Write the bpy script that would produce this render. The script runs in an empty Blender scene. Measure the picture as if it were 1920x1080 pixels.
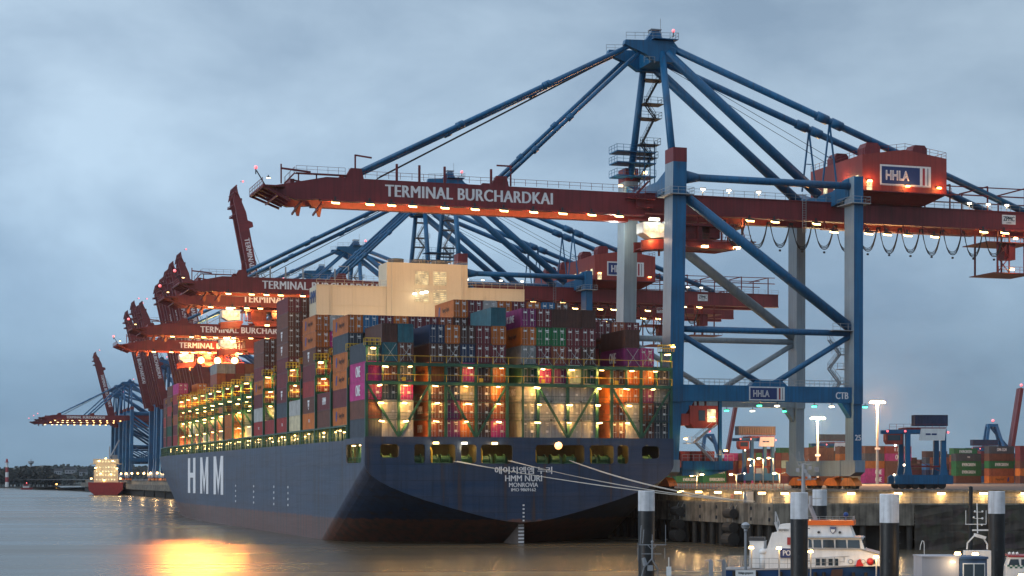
import bpy, bmesh, math, random
from mathutils import Vector, Matrix
R = math.radians
random.seed(7)
SC = bpy.context.scene
COL = SC.collection

# ---------------------------------------------------------------- camera, world, sun, exposure
FPX, HX, HY, CAMH = 3415.0, 960.0, 895.0, 10.5
cam_d = bpy.data.cameras.new('camera')
cam_d.sensor_width = 36.0
cam_d.lens = FPX / 1920 * 36.0
cam_d.shift_y = (HY - 540.0) / 1920.0
cam_d.clip_start = 1.0
cam_d.clip_end = 60000.0
cam = bpy.data.objects.new('camera', cam_d)
COL.objects.link(cam)
cam.location = (0, 0, CAMH)
cam.rotation_euler = (R(90), 0, 0)
SC.camera = cam

SUN_EL, SUN_AZ = 14.0, 245.0
W = bpy.data.worlds.new('World')
SC.world = W
W.use_nodes = True
nt = W.node_tree
nt.nodes.clear()
N = nt.nodes.new
out = N('ShaderNodeOutputWorld')
bg = N('ShaderNodeBackground')
sky = N('ShaderNodeTexSky')
sky.sky_type = 'NISHITA'
sky.sun_disc = False
sky.sun_elevation = R(SUN_EL)
sky.sun_rotation = R(SUN_AZ)
skym = N('ShaderNodeVectorMath'); skym.operation = 'SCALE'; skym.inputs['Scale'].default_value = 0.07
nt.links.new(sky.outputs[0], skym.inputs[0])
tc = N('ShaderNodeTexCoord')
sep = N('ShaderNodeSeparateXYZ')
nt.links.new(tc.outputs['Generated'], sep.inputs[0])
# overcast ceiling: brighter overhead, bluish and darker low down
rampz = N('ShaderNodeValToRGB')
el = rampz.color_ramp.elements
el[0].position = 0.0; el[0].color = (.175, .29, .415, 1)
el[1].position = 1.0; el[1].color = (.70, .84, 1.02, 1)
for p, c in ((.04, (.20, .335, .49, 1)), (.10, (.295, .445, .62, 1)), (.16, (.355, .50, .665, 1)), (.21, (.35, .483, .635, 1)), (.27, (.325, .445, .585, 1)), (.5, (.52, .65, .82, 1))):
    e = el.new(p); e.color = c
nt.links.new(sep.outputs['Z'], rampz.inputs[0])
mp = N('ShaderNodeMapping'); mp.inputs['Scale'].default_value = (2.4, 2.4, 4.6); mp.inputs['Location'].default_value = (3.1, .4, 1.7)
nt.links.new(tc.outputs['Generated'], mp.inputs[0])
nz = N('ShaderNodeTexNoise'); nz.inputs['Scale'].default_value = 2.6; nz.inputs['Detail'].default_value = 7; nz.inputs['Roughness'].default_value = .55
nz.inputs['Distortion'].default_value = .2
nt.links.new(mp.outputs[0], nz.inputs[0])
rc = N('ShaderNodeValToRGB')
rc.color_ramp.elements[0].position = .34; rc.color_ramp.elements[0].color = (.78, .80, .83, 1)
rc.color_ramp.elements[1].position = .68; rc.color_ramp.elements[1].color = (1.34, 1.27, 1.20, 1)
nt.links.new(nz.outputs[0], rc.inputs[0])
mul = N('ShaderNodeVectorMath'); mul.operation = 'MULTIPLY'
nt.links.new(rampz.outputs[0], mul.inputs[0]); nt.links.new(rc.outputs[0], mul.inputs[1])
mx = N('ShaderNodeMix'); mx.data_type = 'RGBA'; mx.inputs[0].default_value = .9
nt.links.new(skym.outputs[0], mx.inputs[6]); nt.links.new(mul.outputs[0], mx.inputs[7])
nt.links.new(mx.outputs[2], bg.inputs[0])
# a little brighter towards the west (left), where the last light is
azm = N('ShaderNodeMapRange'); azm.inputs[1].default_value = .45; azm.inputs[2].default_value = -.45; azm.inputs[3].default_value = .90; azm.inputs[4].default_value = 1.32
nt.links.new(sep.outputs['X'], azm.inputs[0]); nt.links.new(azm.outputs[0], bg.inputs[1])
nt.links.new(bg.outputs[0], out.inputs[0])

sun_d = bpy.data.lights.new('sun', 'SUN')
sun_d.energy = 0.9
sun_d.angle = R(25)
sun_d.color = (.86, .93, 1.0)
sun = bpy.data.objects.new('sun', sun_d)
COL.objects.link(sun)
sun.rotation_euler = (R(90 - SUN_EL), 0, R(SUN_AZ - 310))
SC.view_settings.view_transform = 'Standard'
SC.view_settings.look = 'None'
SC.view_settings.exposure = 0.0
SC.view_settings.gamma = 1.0
SC.cycles.use_denoising = True
SC.cycles.max_bounces = 5
SC.cycles.diffuse_bounces = 2
SC.cycles.glossy_bounces = 3
SC.cycles.transmission_bounces = 3
SC.cycles.sample_clamp_indirect = 3.0
SC.cycles.caustics_reflective = False
SC.cycles.caustics_refractive = False
# ---------------------------------------------------------------- frames
ANG = math.atan(1115 / 3415.0)
CA, SA = math.cos(ANG), math.sin(ANG)
ORG = (1.74, 285.9)          # middle of the big ship's transom on the water
def f2w(x, y, z=0.0):
    return Vector((ORG[0] + x * CA - y * SA, ORG[1] + x * SA + y * CA, z))
def at(px, py, d):           # a point seen at that place of the 1920 wide photo, d metres away
    return Vector(((px - HX) / FPX * d, d, CAMH - (py - HY) / FPX * d))

# ---------------------------------------------------------------- mesh builder
class MB:
    def __init__(s):
        s.v = []; s.f = []; s.m = []
    def poly(s, pts, mi=0):
        n = len(s.v); s.v.extend([tuple(p) for p in pts]); s.f.append(tuple(range(n, n + len(pts)))); s.m.append(mi)
    def hull8(s, P, mi=0):
        n = len(s.v); s.v.extend([tuple(p) for p in P])
        for q in ((0, 3, 2, 1), (4, 5, 6, 7), (0, 1, 5, 4), (1, 2, 6, 5), (2, 3, 7, 6), (3, 0, 4, 7)):
            s.f.append(tuple(n + i for i in q)); s.m.append(mi)
    def box(s, x0, x1, y0, y1, z0, z1, mi=0):
        s.hull8([(x0, y0, z0), (x1, y0, z0), (x1, y1, z0), (x0, y1, z0), (x0, y0, z1), (x1, y0, z1), (x1, y1, z1), (x0, y1, z1)], mi)
    def frustum(s, a, b, mi=0):   # a,b = (x0,x1,y0,y1,z)
        s.hull8([(a[0], a[2], a[4]), (a[1], a[2], a[4]), (a[1], a[3], a[4]), (a[0], a[3], a[4]),
                 (b[0], b[2], b[4]), (b[1], b[2], b[4]), (b[1], b[3], b[4]), (b[0], b[3], b[4])], mi)
    def beam(s, p0, p1, w, h=None, mi=0, up=(0, 0, 1)):
        p0 = Vector(p0); p1 = Vector(p1); h = h or w
        d = (p1 - p0)
        if d.length < 1e-6: return
        d.normalize(); u = Vector(up)
        if abs(d.dot(u)) > .97: u = Vector((0, 1, 0))
        a = d.cross(u).normalized(); b = a.cross(d).normalized()
        a = a * (w / 2); b = b * (h / 2)
        s.hull8([p0 - a - b, p0 + a - b, p0 + a + b, p0 - a + b, p1 - a - b, p1 + a - b, p1 + a + b, p1 - a + b], mi)
    def tube(s, p0, p1, r, n=8, mi=0, r2=None, cap=True):
        p0 = Vector(p0); p1 = Vector(p1); r2 = r if r2 is None else r2
        d = (p1 - p0)
        if d.length < 1e-6: return
        d.normalize(); u = Vector((0, 0, 1)) if abs(d.z) < .95 else Vector((1, 0, 0))
        a = d.cross(u).normalized(); b = a.cross(d)
        k = len(s.v)
        for i in range(n):
            t = 2 * math.pi * i / n; e = a * math.cos(t) + b * math.sin(t)
            s.v.append(tuple(p0 + e * r)); s.v.append(tuple(p1 + e * r2))
        for i in range(n):
            j = (i + 1) % n
            s.f.append((k + 2 * i, k + 2 * j, k + 2 * j + 1, k + 2 * i + 1)); s.m.append(mi)
        if cap:
            s.f.append(tuple(k + 2 * i for i in reversed(range(n)))); s.m.append(mi)
            s.f.append(tuple(k + 2 * i + 1 for i in range(n))); s.m.append(mi)
    def path(s, pts, r, n=6, mi=0):
        for a, b in zip(pts, pts[1:]): s.tube(a, b, r, n, mi)
    def prism(s, pts, axis, a0, a1, mi=0):   # pts in the two other axes (in x,y,z order)
        def P(p, a):
            q = list(p); q.insert(axis, a); return tuple(q)
        n = len(pts); k = len(s.v)
        for p in pts: s.v.append(P(p, a0))
        for p in pts: s.v.append(P(p, a1))
        s.f.append(tuple(range(k, k + n))); s.m.append(mi)
        s.f.append(tuple(reversed(range(k + n, k + 2 * n)))); s.m.append(mi)
        for i in range(n):
            j = (i + 1) % n
            s.f.append((k + i, k + n + i, k + n + j, k + j)); s.m.append(mi)
    def sphere(s, c, r, mi=0, n=8, sz=1.0):
        c = Vector(c); m = n // 2 + 1; k = len(s.v)
        for i in range(m + 1):
            t = math.pi * i / m
            for j in range(n):
                p = 2 * math.pi * j / n
                s.v.append((c.x + r * math.sin(t) * math.cos(p), c.y + r * math.sin(t) * math.sin(p), c.z + r * sz * math.cos(t)))
        for i in range(m):
            for j in range(n):
                s.f.append((k + i * n + j, k + (i + 1) * n + j, k + (i + 1) * n + (j + 1) % n, k + i * n + (j + 1) % n)); s.m.append(mi)
    def rail(s, pts, h=1.1, step=1.8, t=.06, mi=0, mid=True):
        for a, b in zip(pts, pts[1:]):
            a = Vector(a); b = Vector(b); L = (b - a).length; n = max(1, int(L / step))
            for i in range(n + 1):
                p = a.lerp(b, i / n); s.beam(p, p + Vector((0, 0, h)), t, t, mi)
            s.beam(a + Vector((0, 0, h)), b + Vector((0, 0, h)), t, t, mi)
            if mid: s.beam(a + Vector((0, 0, h * .5)), b + Vector((0, 0, h * .5)), t * .8, t * .8, mi)
    def stairs(s, p0, p1, w=.8, mi=0, side=(0, 1, 0), n=None):
        p0 = Vector(p0); p1 = Vector(p1); sd = Vector(side).normalized() * (w / 2)
        for k in (-1, 1):
            s.beam(p0 + sd * k, p1 + sd * k, .08, .22, mi)
            s.beam(p0 + sd * k + Vector((0, 0, 1)), p1 + sd * k + Vector((0, 0, 1)), .06, .06, mi)
            for t in (0, .5, 1):
                q = p0.lerp(p1, t) + sd * k; s.beam(q, q + Vector((0, 0, 1)), .05, .05, mi)
        n = n or max(3, int(abs(p1.z - p0.z) / .5))
        for i in range(n):
            q = p0.lerp(p1, (i + .5) / n); s.beam(q - sd, q + sd, .25, .05, mi)
    def build(s, name, mats, parent=None, smooth=False, loc=None):
        me = bpy.data.meshes.new(name)
        me.from_pydata(s.v, [], s.f)
        if not isinstance(mats, (list, tuple)): mats = [mats]
        for m in mats: me.materials.append(m)
        if len(mats) > 1: me.polygons.foreach_set('material_index', s.m)
        if smooth: me.polygons.foreach_set('use_smooth', [True] * len(s.f))
        me.update()
        return link(name, me, parent, loc)

def fix_normals(o):
    bm = bmesh.new(); bm.from_mesh(o.data); bmesh.ops.recalc_face_normals(bm, faces=bm.faces); bm.to_mesh(o.data); bm.free(); return o
def link(name, data, parent=None, loc=None, rot=None):
    o = bpy.data.objects.new(name, data); COL.objects.link(o)
    if parent: o.parent = parent
    if loc is not None: o.location = loc
    if rot is not None: o.rotation_euler = rot
    return o
def tag(o, label=None, cat=None, group=None, kind=None):
    if label: o['label'] = label
    if cat: o['category'] = cat
    if group: o['group'] = group
    if kind: o['kind'] = kind
    return o
def empty(name, loc, rz=0.0):
    o = bpy.data.objects.new(name, None); COL.objects.link(o)
    o.location = loc; o.rotation_euler = (0, 0, rz); o.empty_display_size = .5
    return o
def copy_tree(o, parent=None, skip=()):
    c = o.copy(); COL.objects.link(c); c.parent = parent
    for ch in list(o.children):
        if ch.name.split('.')[0] in skip: continue
        copy_tree(ch, c, skip)
    return c
def in_frame(o):
    o.location = (ORG[0], ORG[1], 0); o.rotation_euler = (0, 0, ANG); return o

# ---------------------------------------------------------------- materials
MATS = {}
def nodes_of(name):
    m = bpy.data.materials.new(name); m.use_nodes = True
    return m, m.node_tree, m.node_tree.nodes['Principled BSDF']
def paint(name, col, rough=.5, var=.30, streak=.35, scale=.6, metal=0.0, rust=0.0, bump=0.0, rnd=.18):
    if name in MATS: return MATS[name]
    m, t, b = nodes_of(name)
    n = t.nodes.new; L = t.links.new
    tc = n('ShaderNodeTexCoord'); oi = n('ShaderNodeObjectInfo')
    w = n('ShaderNodeMath'); w.operation = 'MULTIPLY'; w.inputs[1].default_value = 37.0
    L(oi.outputs['Random'], w.inputs[0])
    nz = n('ShaderNodeTexNoise'); nz.noise_dimensions = '4D'; nz.inputs['Scale'].default_value = scale; nz.inputs['Detail'].default_value = 6
    L(tc.outputs['Object'], nz.inputs['Vector']); L(w.outputs[0], nz.inputs['W'])
    mp = n('ShaderNodeMapping'); mp.inputs['Scale'].default_value = (3.0, 3.0, .12); L(tc.outputs['Object'], mp.inputs[0])
    st = n('ShaderNodeTexNoise'); st.noise_dimensions = '4D'; st.inputs['Scale'].default_value = 1.0; st.inputs['Detail'].default_value = 4
    L(mp.outputs[0], st.inputs['Vector']); L(w.outputs[0], st.inputs['W'])
    r1 = n('ShaderNodeMapRange'); r1.inputs[1].default_value = .3; r1.inputs[2].default_value = .75; r1.inputs[3].default_value = 1 - var; r1.inputs[4].default_value = 1 + var * .5
    L(nz.outputs[0], r1.inputs[0])
    r2 = n('ShaderNodeMapRange'); r2.inputs[1].default_value = .42; r2.inputs[2].default_value = .75; r2.inputs[3].default_value = 1.0; r2.inputs[4].default_value = 1 - streak
    L(st.outputs[0], r2.inputs[0])
    r3 = n('ShaderNodeMapRange'); r3.inputs[3].default_value = 1 - rnd; r3.inputs[4].default_value = 1 + rnd
    L(oi.outputs['Random'], r3.inputs[0])
    m1 = n('ShaderNodeMath'); m1.operation = 'MULTIPLY'; L(r1.outputs[0], m1.inputs[0]); L(r2.outputs[0], m1.inputs[1])
    m2 = n('ShaderNodeMath'); m2.operation = 'MULTIPLY'; L(m1.outputs[0], m2.inputs[0]); L(r3.outputs[0], m2.inputs[1])
    sc = n('ShaderNodeVectorMath'); sc.operation = 'SCALE'; sc.inputs[0].default_value = col[:3]; L(m2.outputs[0], sc.inputs['Scale'])
    src = sc.outputs[0]
    if rust > 0:
        mm = n('ShaderNodeMix'); mm.data_type = 'RGBA'; mm.inputs[7].default_value = (.12, .045, .02, 1)
        rr = n('ShaderNodeMapRange'); rr.inputs[1].default_value = .58; rr.inputs[2].default_value = .75; rr.inputs[4].default_value = rust
        L(st.outputs[0], rr.inputs[0]); L(rr.outputs[0], mm.inputs[0]); L(src, mm.inputs[6]); src = mm.outputs[2]
    L(src, b.inputs['Base Color'])
    b.inputs['Roughness'].default_value = rough; b.inputs['Metallic'].default_value = metal
    if bump:
        bp = n('ShaderNodeBump'); bp.inputs['Strength'].default_value = bump; bp.inputs['Distance'].default_value = .1
        L(nz.outputs[0], bp.inputs['Height']); L(bp.outputs[0], b.inputs['Normal'])
    MATS[name] = m
    return m
def glow(name, col, s):
    if name in MATS: return MATS[name]
    m, t, b = nodes_of(name)
    b.inputs['Base Color'].default_value = (.8, .8, .8, 1)
    b.inputs['Emission Color'].default_value = (*col, 1); b.inputs['Emission Strength'].default_value = s
    m.cycles.emission_sampling = 'NONE'
    MATS[name] = m; return m
def lit_panel(name, col, s):     # lit windows: uneven light inside
    m, t, b = nodes_of(name); n = t.nodes.new
    tc = n('ShaderNodeTexCoord'); z = n('ShaderNodeTexNoise'); z.inputs['Scale'].default_value = 1.3; t.links.new(tc.outputs['Object'], z.inputs[0])
    r = n('ShaderNodeMapRange'); r.inputs[1].default_value = .35; r.inputs[2].default_value = .7; r.inputs[3].default_value = s * .2; r.inputs[4].default_value = s
    t.links.new(z.outputs[0], r.inputs[0]); t.links.new(r.outputs[0], b.inputs['Emission Strength'])
    b.inputs['Base Color'].default_value = (.2, .2, .2, 1); b.inputs['Emission Color'].default_value = (*col, 1); b.inputs['Roughness'].default_value = .2
    m.cycles.emission_sampling = 'NONE'
    MATS[name] = m; return m

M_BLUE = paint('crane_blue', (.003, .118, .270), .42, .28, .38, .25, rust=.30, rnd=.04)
M_RED = paint('crane_red', (.205, .020, .024), .5, .30, .42, .25, rust=.32, rnd=.04)
M_HOUSE = paint('house_red', (.30, .040, .030), .5, .18, .25, .3, rnd=.04)
M_ORANGE = paint('bogie_orange', (.75, .20, .03), .5, .3, .3, .6)
M_GALV = paint('galvanised_steel', (.36, .37, .38), .45, .2, .2, 1.2, metal=.3)
M_DARK = paint('dark_steel', (.035, .038, .042), .5, .3, .2)
M_WHITE = paint('white_paint', (.76, .76, .75), .45, .12, .15, .8, rnd=.02)
M_LETTER = paint('letter_white', (.80, .78, .78), .5, .08, .08, rnd=.02)
M_CREAM = paint('casing_cream', (.60, .51, .37), .55, .08, .07, .1, rust=.10, rnd=.0)
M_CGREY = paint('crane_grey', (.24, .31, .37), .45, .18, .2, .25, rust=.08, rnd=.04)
M_GREEN = paint('lashing_green', (.018, .085, .050), .42, .25, .25, .4, rnd=.05)
M_YELLOW = paint('rail_yellow', (.70, .42, .03), .5, .2, .2, rnd=.03)
M_CABLE = paint('black_cable', (.008, .008, .009), .7, .1, .1)
M_ROPE = paint('mooring_rope', (.55, .53, .48), .8, .15, .1)
M_BLACK = paint('black_pile', (.013, .013, .014), .45, .6, .5, 1.4, rust=.35, bump=.3)
M_PILEW = paint('pile_white', (.72, .73, .76), .5, .22, .38, 1.6, rust=.35)
M_GREY = paint('grey_paint', (.30, .31, .33), .5, .2, .2, .8)
M_NAVY = paint('boat_navy', (.010, .050, .160), .3, .15, .15, .6)
M_SIGNBLUE = paint('sign_blue', (.018, .040, .150), .45, .1, .1, rnd=0)
M_SIGNRED = paint('sign_red', (.35, .03, .04), .45, .1, .1, rnd=0)
M_GLASS, _t, _b = nodes_of('window_glass')
_b.inputs['Base Color'].default_value = (.03, .045, .06, 1); _b.inputs['Roughness'].default_value = .06; _b.inputs['Specular IOR Level'].default_value = .8
L_WARM = glow('lamp_warm', (1.0, .60, .20), 10.0)
L_WHITE = glow('lamp_white', (1.0, .90, .66), 6.0)
L_ORANGE = glow('lamp_orange', (1.0, .45, .10), 9.0)
L_RED = glow('lamp_red', (1.0, .04, .05), 2.2)
L_SODIUM = glow('lamp_sodium', (1.0, .44, .12), 3.2)
L_GREEN = glow('lamp_green', (.05, 1.0, .50), 4.0)
L_PANEL = lit_panel('lit_window', (1.0, .85, .45), 1.6)

NLIGHT = 0
LDATA = {}
def light(parent, loc, energy, col=(1, .66, .28), r=.25, kind='POINT', target=None, spot=60, blend=.6):
    global NLIGHT
    key = (energy, col, r, kind, spot, blend)
    if key not in LDATA:
        d = bpy.data.lights.new('lamp_light', kind)
        d.energy = energy; d.color = col; d.shadow_soft_size = r
        if kind == 'SPOT': d.spot_size = R(spot); d.spot_blend = blend
        LDATA[key] = d
    o = bpy.data.objects.new('lamp_light', LDATA[key]); COL.objects.link(o)
    o.parent = parent; o.location = loc
    if target is not None:
        o.rotation_euler = (Vector(target) - Vector(loc)).to_track_quat('-Z', 'Y').to_euler()
    NLIGHT += 1
    return o

# ---------------------------------------------------------------- lettering
TXT = {}
def text_mesh(s, size, bold=.02, extr=.012, outline=0.0, sx=1.0, spacing=1.0):
    key = (s, size, bold, extr, outline, sx, spacing)
    if key in TXT: return TXT[key]
    c = bpy.data.curves.new('lettering', 'FONT')
    c.body = s; c.size = 1.0; c.align_x = 'CENTER'; c.align_y = 'CENTER'; c.space_character = spacing
    c.resolution_u = 3
    if outline:
        c.fill_mode = 'NONE'; c.bevel_depth = outline; c.bevel_resolution = 0
    else:
        c.offset = bold; c.extrude = extr / size
    o = bpy.data.objects.new('lettering', c); COL.objects.link(o)
    dg = bpy.context.evaluated_depsgraph_get(); dg.update()
    me = bpy.data.meshes.new_from_object(o.evaluated_get(dg))
    bpy.data.objects.remove(o)
    me.materials.clear()
    if me.vertices:
        xs = [v.co.x for v in me.vertices]; ys = [v.co.y for v in me.vertices]
        cx = (min(xs) + max(xs)) / 2; cy = (min(ys) + max(ys)) / 2
        for v in me.vertices:
            v.co.x = (v.co.x - cx) * size * sx; v.co.y = (v.co.y - cy) * size; v.co.z *= size
    TXT[key] = me
    return me
TXTM = {}
def text(name, s, width, height, parent, loc, rot, mat, bold=.02, outline=0.0, spacing=1.0):
    """lettering of a given overall width and height, standing on a surface"""
    key = (s, round(width, 3), round(height, 3), mat.name, bold, outline)
    if key not in TXTM:
        src = text_mesh(s, 1.0, 0.0, .012, outline, 1.0, spacing)
        if bold and not outline:      # a heavier face: the strokes widened sideways
            k = MB()
            for i, dx in enumerate((-bold, 0, bold)):
                n = len(k.v); k.v.extend((v.co.x + dx, v.co.y, v.co.z + .003 * i) for v in src.vertices)
                for p in src.polygons: k.f.append(tuple(n + q for q in p.vertices)); k.m.append(0)
            me = bpy.data.meshes.new('lettering'); me.from_pydata(k.v, [], k.f)
        else: me = src.copy()
        xs = [v.co.x for v in me.vertices]; ys = [v.co.y for v in me.vertices]
        kx = width / max(1e-6, max(xs) - min(xs)); ky = height / max(1e-6, max(ys) - min(ys))
        for v in me.vertices: v.co.x *= kx; v.co.y *= ky
        me.materials.append(mat); TXTM[key] = me
    return link(name, TXTM[key], parent, loc, rot)
FRONT = (R(90), 0, 0)               # reads along +x, faces -y
PORT = (R(90), 0, R(-90))           # reads along -y, faces -x
# ---------------------------------------------------------------- water, ground, quay
def inv_x(px, x):            # along-quay coordinate of the point of the line x = const seen at px
    k = (px - HX) / FPX
    w0 = (ORG[0] + x * CA, ORG[1] + x * SA)
    return (k * w0[1] - w0[0]) / (-SA - k * CA)
def inv_y(px, y):
    k = (px - HX) / FPX
    w0 = (ORG[0] - y * SA, ORG[1] + y * CA)
    return (k * w0[1] - w0[0]) / (CA - k * SA)

def water_mat():
    m, t, b = nodes_of('water'); n = t.nodes.new; L = t.links.new
    tc = n('ShaderNodeTexCoord')
    mp = n('ShaderNodeMapping'); mp.inputs['Scale'].default_value = (.07, .5, 1); mp.inputs['Rotation'].default_value = (0, 0, R(8)); L(tc.outputs['Object'], mp.inputs[0])
    a = n('ShaderNodeTexNoise'); a.inputs['Scale'].default_value = 1.0; a.inputs['Detail'].default_value = 5; a.inputs['Roughness'].default_value = .55; L(mp.outputs[0], a.inputs[0])
    mp2 = n('ShaderNodeMapping'); mp2.inputs['Scale'].default_value = (.006, .03, 1); mp2.inputs['Rotation'].default_value = (0, 0, R(-6)); L(tc.outputs['Object'], mp2.inputs[0])
    c = n('ShaderNodeTexNoise'); c.inputs['Scale'].default_value = 1.0; c.inputs['Detail'].default_value = 4; L(mp2.outputs[0], c.inputs[0])
    bp = n('ShaderNodeBump'); bp.inputs['Strength'].default_value = .26; bp.inputs['Distance'].default_value = .35; L(a.outputs[0], bp.inputs['Height'])
    L(bp.outputs[0], b.inputs['Normal'])
    r = n('ShaderNodeMapRange'); r.inputs[1].default_value = .3; r.inputs[2].default_value = .7; r.inputs[3].default_value = .16; r.inputs[4].default_value = .34
    L(c.outputs[0], r.inputs[0]); L(r.outputs[0], b.inputs['Roughness'])
    cr = n('ShaderNodeMix'); cr.data_type = 'RGBA'; cr.inputs[6].default_value = (.070, .060, .040, 1); cr.inputs[7].default_value = (.11, .085, .055, 1)
    L(c.outputs[0], cr.inputs[0]); L(cr.outputs[2], b.inputs['Base Color'])
    b.inputs['IOR'].default_value = 1.33
    return m
wm = MB(); S = 40000
wm.poly([(-S, -500, 0), (S, -500, 0), (S, S, 0), (-S, S, 0)])
tag(wm.build('water', water_mat()), kind='structure')

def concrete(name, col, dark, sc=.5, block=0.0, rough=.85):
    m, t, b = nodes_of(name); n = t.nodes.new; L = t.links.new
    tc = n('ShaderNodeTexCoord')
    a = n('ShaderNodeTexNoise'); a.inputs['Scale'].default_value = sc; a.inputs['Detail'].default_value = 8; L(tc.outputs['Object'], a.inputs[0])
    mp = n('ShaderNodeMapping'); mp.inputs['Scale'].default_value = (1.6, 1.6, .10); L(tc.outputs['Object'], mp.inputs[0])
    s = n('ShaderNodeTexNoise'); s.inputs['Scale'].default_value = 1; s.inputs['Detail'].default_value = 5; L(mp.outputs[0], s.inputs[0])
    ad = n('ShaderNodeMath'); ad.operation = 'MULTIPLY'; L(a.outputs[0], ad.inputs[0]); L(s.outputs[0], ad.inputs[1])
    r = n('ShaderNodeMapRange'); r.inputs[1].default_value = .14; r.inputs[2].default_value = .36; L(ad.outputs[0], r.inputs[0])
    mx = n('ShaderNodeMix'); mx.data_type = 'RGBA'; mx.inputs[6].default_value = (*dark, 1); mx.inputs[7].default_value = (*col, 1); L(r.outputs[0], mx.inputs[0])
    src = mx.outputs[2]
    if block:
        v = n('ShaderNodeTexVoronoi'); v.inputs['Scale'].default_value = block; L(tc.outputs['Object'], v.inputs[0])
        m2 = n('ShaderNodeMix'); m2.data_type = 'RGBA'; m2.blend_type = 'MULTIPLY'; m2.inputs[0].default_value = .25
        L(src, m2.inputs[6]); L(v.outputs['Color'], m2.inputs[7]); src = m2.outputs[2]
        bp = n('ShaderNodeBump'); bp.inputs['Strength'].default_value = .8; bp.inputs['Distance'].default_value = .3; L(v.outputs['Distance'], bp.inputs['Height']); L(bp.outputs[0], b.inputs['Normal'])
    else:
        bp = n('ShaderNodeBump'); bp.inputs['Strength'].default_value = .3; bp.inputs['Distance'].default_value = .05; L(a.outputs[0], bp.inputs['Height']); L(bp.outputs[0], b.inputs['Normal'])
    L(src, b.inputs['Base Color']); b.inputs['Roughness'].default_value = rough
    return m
M_CONC = concrete('quay_concrete', (.20, .175, .14), (.045, .038, .03))
M_CONCL = concrete('wall_concrete', (.24, .215, .17), (.08, .07, .058))
M_STONE = concrete('rough_stone', (.060, .050, .038), (.022, .019, .016), .3, block=.7)
M_UNDER = concrete('dark_concrete', (.035, .032, .028), (.012, .011, .010))  # darker concrete for the recessed wall and the piles
M_ASPH = concrete('yard_asphalt', (.06, .058, .056), (.035, .034, .033), .2)

QZ, LZ = 8.4, 6.5
def W2(p, z): return (p[0], p[1], z)
c0 = f2w(28, -31); cu = f2w(32, -27)
far_s = 1150
E0 = f2w(28, far_s); EU = f2w(31.5, far_s)
FR0 = (240.0, 262.5); FRU = (240.0, 267.0)
# upper yard ground, one sheet to the horizon
gm = MB()
gm.poly([W2(cu, QZ), (FRU[0], FRU[1], QZ), (9000, 300, QZ), (30000, 36000, QZ), (-1500, 36000, QZ), (-470, 1700, QZ), W2(EU, QZ)])
tag(gm.build('ground', M_ASPH), kind='structure')
# ledge
lg = MB()
lg.poly([W2(E0, LZ), W2(c0, LZ), (FR0[0], FR0[1], LZ), (FRU[0], FRU[1], LZ), W2(cu, LZ), W2(EU, LZ)])
tag(lg.build('quay_ledge', M_CONCL), kind='structure')

def wallstrip(mb, pts, z0, z1, mi=0, step=None):
    for a, b in zip(pts, pts[1:]):
        mb.poly([(a[0], a[1], z0), (b[0], b[1], z0), (b[0], b[1], z1), (a[0], a[1], z1)], mi)
quay = empty('quay_wall', (c0.x, c0.y, 0))
tag(quay, 'weathered concrete quay wall with a lit upper wall, below the blue crane and beside the ship', 'wall')
def q_(p): return Vector((p[0] - c0.x, p[1] - c0.y, p[2] if len(p) > 2 else 0))
stone_x = 112.0   # world x where the rough stone part starts (frontal wall)
def front_y(x): t = (x - c0.x) / (FR0[0] - c0.x); return c0.y + t * (FR0[1] - c0.y)
S1 = (58.5, front_y(58.5))
mb = MB()
wallstrip(mb, [q_(E0), q_(c0), q_(S1)], 3.5, LZ)
o = mb.build('capping_beam', M_CONC, quay)
# the underside and the recess behind the piles
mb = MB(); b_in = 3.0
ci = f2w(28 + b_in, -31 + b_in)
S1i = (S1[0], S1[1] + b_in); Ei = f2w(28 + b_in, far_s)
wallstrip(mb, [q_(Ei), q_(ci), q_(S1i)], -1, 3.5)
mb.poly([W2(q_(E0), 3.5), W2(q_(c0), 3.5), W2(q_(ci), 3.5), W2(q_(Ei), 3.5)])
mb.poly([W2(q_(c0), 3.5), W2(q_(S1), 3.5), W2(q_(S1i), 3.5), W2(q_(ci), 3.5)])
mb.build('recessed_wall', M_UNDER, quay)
def tube_mesh(r, h, n=10, mat=M_UNDER, name='pile'):
    k = MB(); k.tube((0, 0, 0), (0, 0, h), r, n); o = k.build(name, mat); me = o.data; bpy.data.objects.remove(o); return me
pile_me = tube_mesh(.45, 5.5)
pp = []
for i in range(46):
    p = f2w(28.6, -29 + i * (3.4 if i < 30 else 0) + (0 if i < 30 else 102 + (i - 30) * 45)); pp.append(p)
for i in range(6):
    x = c0.x + 3 + i * 3.4
    pp.append(Vector((x, front_y(x) + .7, 0)))
for p in pp: link('pile', pile_me, quay, (p.x - c0.x, p.y - c0.y, -1.9))
# rough stone bank further right
mb = MB()
nx, nzz = 40, 8
g = []
random.seed(3)
for i in range(nx + 1):
    row = []
    for j in range(nzz + 1):
        x = S1[0] + (FR0[0] - S1[0]) * i / nx; z = -1 + (LZ - .05 + 1) * j / nzz
        inset = (LZ - z) * .25 * (0 if i < 1 else 1)
        e = 0 if j == nzz else random.uniform(-.25, .25)
        row.append(q_((x, front_y(x) - .2 - inset * .5 + e, z)))
    g.append(row)
for i in range(nx):
    for j in range(nzz): mb.poly([g[i][j], g[i + 1][j], g[i + 1][j + 1], g[i][j + 1]])
mb.build('stone_bank', M_STONE, quay)
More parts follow.
